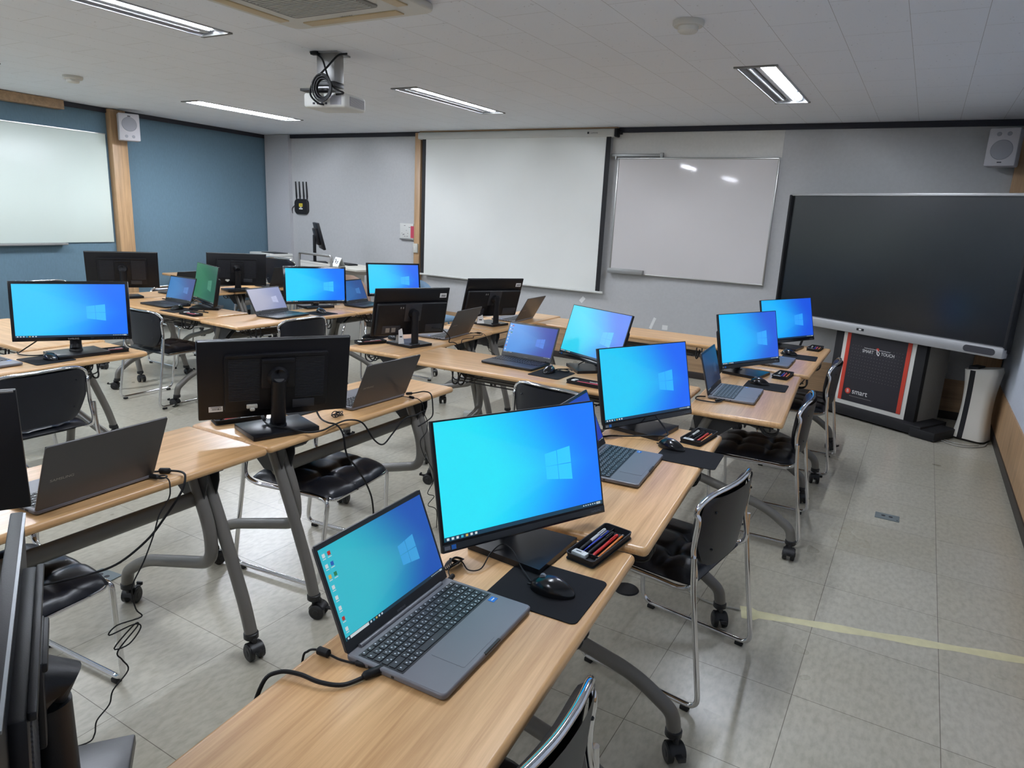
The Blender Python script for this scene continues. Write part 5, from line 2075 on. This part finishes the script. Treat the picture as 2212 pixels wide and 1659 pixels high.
Z = 0.7165
cable('display_cable', [(-0.775, 0.888, Z), (-0.786, 0.86, Z), (-0.805, 0.818, Z), (-0.842, 0.796, Z + 0.004), (-0.889, 0.789, Z + 0.006), (-0.928, 0.775, Z + 0.002), (-0.945, 0.75, 0.70), (-0.955, 0.72, 0.6), (-0.96, 0.70, 0.4)], 0.0042,
      'thick black display cable looping over the desk edge from the nearest laptop', blobs=(('plug', (-0.772, 0.90, 0.7185), (-0.788, 0.853, 0.7195), 0.0085),))
cable('charger_cable', [(-0.812, 0.885, Z), (-0.837, 0.876, Z), (-0.862, 0.87, Z), (-0.884, 0.868, 0.718), (-0.914, 0.865, 0.72), (-0.938, 0.858, 0.712), (-0.948, 0.85, 0.68), (-0.95, 0.83, 0.5)], 0.0024,
      'thin black charger cable with a ferrite bead beside the nearest laptop', blobs=(('plug', (-0.806, 0.886, 0.718), (-0.83, 0.879, 0.718), 0.006), ('ferrite_bead', (-0.888, 0.868, 0.7195), (-0.918, 0.8645, 0.7195), 0.0085)))
cable('mouse_cable', [(-0.700, 1.352, 0.716), (-0.752, 1.392, 0.722), (-0.80, 1.435, 0.732), (-0.842, 1.448, 0.734), (-0.848, 1.40, 0.726), (-0.835, 1.335, 0.715), (-0.858, 1.312, 0.7145), (-0.895, 1.335, 0.716), (-0.905, 1.31, 0.716), (-0.89, 1.272, 0.72), (-0.868, 1.248, 0.72)], 0.0017,
      'thin mouse cable arching over the pad by the largest monitor', blobs=(('plug', (-0.868, 1.262, 0.7195), (-0.862, 1.235, 0.7195), 0.006),))
mb = MB(['cable'])
for k in range(5):
    mb.tube([(-0.908 + 0.012 * math.cos(q) + 0.003 * k, 1.318 + (0.034 - 0.003 * k) * math.sin(q), 0.7155 + 0.0025 * k + 0.004 * math.cos(2 * q)) for q in [2 * PI * i / 22 for i in range(22)]], 0.0017, 6, closed=True)
mb.box((-0.905, 1.318, 0.722), (0.03, 0.006, 0.008), 0, 0.002)
tag(mb.build('cable_bundle'), 'small tied bundle of mouse cable behind the nearest laptop', 'cable')

cable('charger_cable', [(-2.07, 1.215, Z), (-2.04, 1.245, Z), (-2.01, 1.27, 0.719), (-1.965, 1.285, 0.72), (-1.935, 1.275, 0.71), (-1.925, 1.25, 0.67), (-1.94, 1.20, 0.60), (-1.95, 1.14, 0.54), (-1.97, 1.05, 0.49), (-2.01, 0.96, 0.477), (-2.06, 0.86, 0.475), (-2.12, 0.78, 0.472)], 0.0036,
      'black cable running from the left grey laptop over the chair seat', blobs=(('ferrite_bead', (-2.035, 1.25, 0.7195), (-2.005, 1.272, 0.7195), 0.0095),))
cable('mouse_cable', [(-2.06, 1.19, Z), (-2.03, 1.20, Z), (-1.99, 1.215, 0.719), (-1.95, 1.225, 0.72), (-1.925, 1.215, 0.70), (-1.92, 1.205, 0.667), (-1.92, 1.17, 0.625), (-1.91, 1.14, 0.57), (-1.905, 1.10, 0.50), (-1.9, 1.054, 0.434), (-1.9, 1.06, 0.36), (-1.9, 1.075, 0.325), (-1.9, 1.0, 0.335), (-1.9, 0.975, 0.315), (-1.9, 1.05, 0.312), (-1.9, 1.07, 0.29), (-1.9, 1.03, 0.255), (-1.9, 0.985, 0.265), (-1.9, 1.05, 0.31), (-1.9, 1.06, 0.30), (-1.9, 0.995, 0.25), (-1.9, 1.005, 0.215), (-1.9, 1.02, 0.17), (-1.9, 0.97, 0.13), (-1.9, 0.955, 0.09), (-1.9, 0.915, 0.06), (-1.9, 0.905, 0.02), (-1.9, 0.88, 0.006), (-1.95, 0.80, 0.004)], 0.0022,
      'thin cable hanging from the left desk to the floor with a tied bow of slack', blobs=(('strain_relief', (-2.015, 1.206, 0.7195), (-1.985, 1.217, 0.7195), 0.008),), n=5)
mb = MB(['cable'])
mb.tube([(-1.975 + 0.014 * math.cos(q), 1.222 + 0.014 * math.sin(q), 0.721) for q in [2 * PI * i / 16 for i in range(16)]], 0.003, 6, closed=True)
tag(mb.build('cable_ring'), 'small black cable ring on the edge of the left desk', 'cable tie')
cable('charger_cable', [(-2.055, 2.545, Z), (-2.02, 2.57, 0.725), (-1.98, 2.585, 0.735), (-1.945, 2.59, 0.725), (-1.93, 2.585, 0.67), (-1.935, 2.59, 0.62), (-1.94, 2.55, 0.60), (-1.95, 2.50, 0.585)], 0.0032,
      'black cable arching off the desk right of the second-row laptop', blobs=(('plug', (-2.06, 2.54, 0.7195), (-2.035, 2.56, 0.7215), 0.007),))
cable('mouse_cable', [(-2.06, 2.50, Z), (-2.0, 2.505, Z), (-1.955, 2.50, 0.72), (-1.925, 2.50, 0.70), (-1.92, 2.504, 0.655), (-1.92, 2.53, 0.61), (-1.92, 2.525, 0.556), (-1.92, 2.48, 0.522), (-1.92, 2.51, 0.444), (-1.92, 2.58, 0.35), (-1.92, 2.59, 0.285), (-1.92, 2.545, 0.235), (-1.92, 2.60, 0.20), (-1.92, 2.55, 0.17), (-1.92, 2.62, 0.12), (-1.93, 2.64, 0.01)], 0.002,
      'thin wavy cable hanging from the second-row desk beside its leg', blobs=(('strain_relief', (-2.01, 2.505, 0.7195), (-1.98, 2.503, 0.7195), 0.0065),), n=5)
cable('display_cable', [(-2.235, 1.83, 0.83), (-2.20, 1.80, 0.77), (-2.15, 1.775, 0.738), (-2.09, 1.765, 0.736), (-2.02, 1.78, 0.736), (-1.966, 1.82, 0.722), (-1.945, 1.88, 0.719), (-1.962, 1.96, 0.719), (-1.96, 2.04, 0.722), (-1.935, 2.10, 0.70), (-1.93, 2.166, 0.61), (-1.93, 2.226, 0.572), (-1.93, 2.29, 0.606), (-1.93, 2.368, 0.655), (-1.93, 2.45, 0.655), (-1.935, 2.53, 0.66)], 0.0036,
      'black display cable dangling along the desk edge below the large vented monitor', blobs=(('strain_relief', (-2.185, 1.79, 0.755), (-2.155, 1.778, 0.742), 0.007),))
cable('power_cable', [(-2.12, 2.00, 0.80), (-2.10, 2.0, 0.745), (-2.06, 1.985, 0.722), (-2.0, 1.965, 0.721), (-1.955, 1.97, 0.718), (-1.93, 1.98, 0.68), (-1.925, 1.996, 0.588), (-1.915, 2.05, 0.51), (-1.92, 2.12, 0.40), (-1.93, 2.16, 0.30), (-1.93, 2.17, 0.12), (-1.95, 2.2, 0.006)], 0.0038,
      'black power cable falling from the large vented monitor past the chair seat')
mb = MB(['cable'])
for k in range(4):
    mb.tube([(-2.06 + 0.02 * math.cos(q + k), 2.08 + 0.028 * math.sin(q), 0.7155 + 0.003 * k + 0.003 * math.cos(3 * q)) for q in [2 * PI * i / 20 for i in range(20)]], 0.002, 6, closed=True)
tag(mb.build('cable_bundle'), 'knotted cable bundle right of the large vented monitor base', 'cable')
cable('power_cable', [(-2.80, 3.72, 0.82), (-2.74, 3.76, 0.81), (-2.70, 3.79, 0.76), (-2.71, 3.80, 0.722), (-2.69, 3.83, 0.718), (-2.665, 3.84, 0.69), (-2.66, 3.85, 0.55)], 0.0034, 'black cable curving down behind the monitor with the paper wedge')
cable('charger_cable', [(-2.83, 4.215, Z), (-2.76, 4.25, 0.73), (-2.72, 4.23, 0.722), (-2.74, 4.15, 0.718), (-2.70, 4.08, 0.718), (-2.715, 3.98, 0.718), (-2.69, 3.92, 0.71), (-2.68, 3.9, 0.64)], 0.003, 'black cable loops right of the reflective laptop lid')
cable('mouse_cable', [(-2.85, 4.26, Z), (-2.79, 4.28, Z), (-2.735, 4.28, 0.716), (-2.70, 4.285, 0.67), (-2.70, 4.30, 0.6), (-2.70, 4.39, 0.54), (-2.68, 4.3, 0.45), (-2.7, 4.2, 0.4)], 0.002, 'thin cable with a small choke dropping between the middle desks', blobs=(('ferrite_bead', (-2.80, 4.278, 0.7195), (-2.77, 4.281, 0.7195), 0.007),))
cable('charger_cable', [(-0.868, 3.525, Z), (-0.90, 3.50, Z), (-0.895, 3.44, 0.717), (-0.85, 3.425, 0.717), (-0.79, 3.44, 0.717), (-0.77, 3.50, 0.719)], 0.0034, 'black cable curling round the left side of the dark-screened laptop', blobs=(('plug', (-0.80, 3.46, 0.7195), (-0.775, 3.50, 0.7195), 0.007),))
cable('display_cable', [(-4.13, 1.92, 0.80), (-4.17, 1.88, 0.76), (-4.21, 1.85, 0.725), (-4.18, 1.82, 0.718), (-4.10, 1.84, 0.718), (-4.06, 1.90, 0.72), (-4.12, 1.96, 0.722)], 0.0034, 'black cable bundle left of the bright blue monitor stand')
cable('mouse_cable', [(-1.765, 3.54, 0.716), (-1.76, 3.58, 0.716), (-1.72, 3.60, 0.717), (-1.68, 3.57, 0.717), (-1.70, 3.53, 0.719), (-1.74, 3.56, 0.72), (-1.70, 3.60, 0.722), (-1.67, 3.585, 0.72)], 0.003, 'coiled mouse cable behind the mouse on the long cross desk')
cable('display_cable', [(-1.63, 3.66, 0.77), (-1.68, 3.70, 0.74), (-1.70, 3.74, 0.71), (-1.70, 3.755, 0.6)], 0.003, 'cable dropping behind the tilted blue monitor')
cable('monitor_cable', [(-0.86, 2.70, 0.80), (-0.80, 2.68, 0.75), (-0.79, 2.64, 0.742), (-0.83, 2.60, 0.745), (-0.92, 2.56, 0.735), (-1.0, 2.52, 0.728), (-1.03, 2.50, 0.70), (-1.04, 2.5, 0.5)], 0.0035, 'black cable sagging under the monitor behind the largest one')
cable('usb_cable', [(-4.86, 3.50, 0.714), (-4.90, 3.47, 0.72), (-4.98, 3.46, 0.718), (-5.03, 3.49, 0.72), (-4.97, 3.52, 0.722), (-4.9, 3.49, 0.724)], 0.004, 'tangled cable beside the green-screened monitor foot')
cable('charger_cable', [(-5.80, 3.72, 0.716), (-5.72, 3.70, 0.717), (-5.65, 3.66, 0.718), (-5.62, 3.60, 0.718)], 0.004, 'black cable lying left of the dark laptop by the green screen')
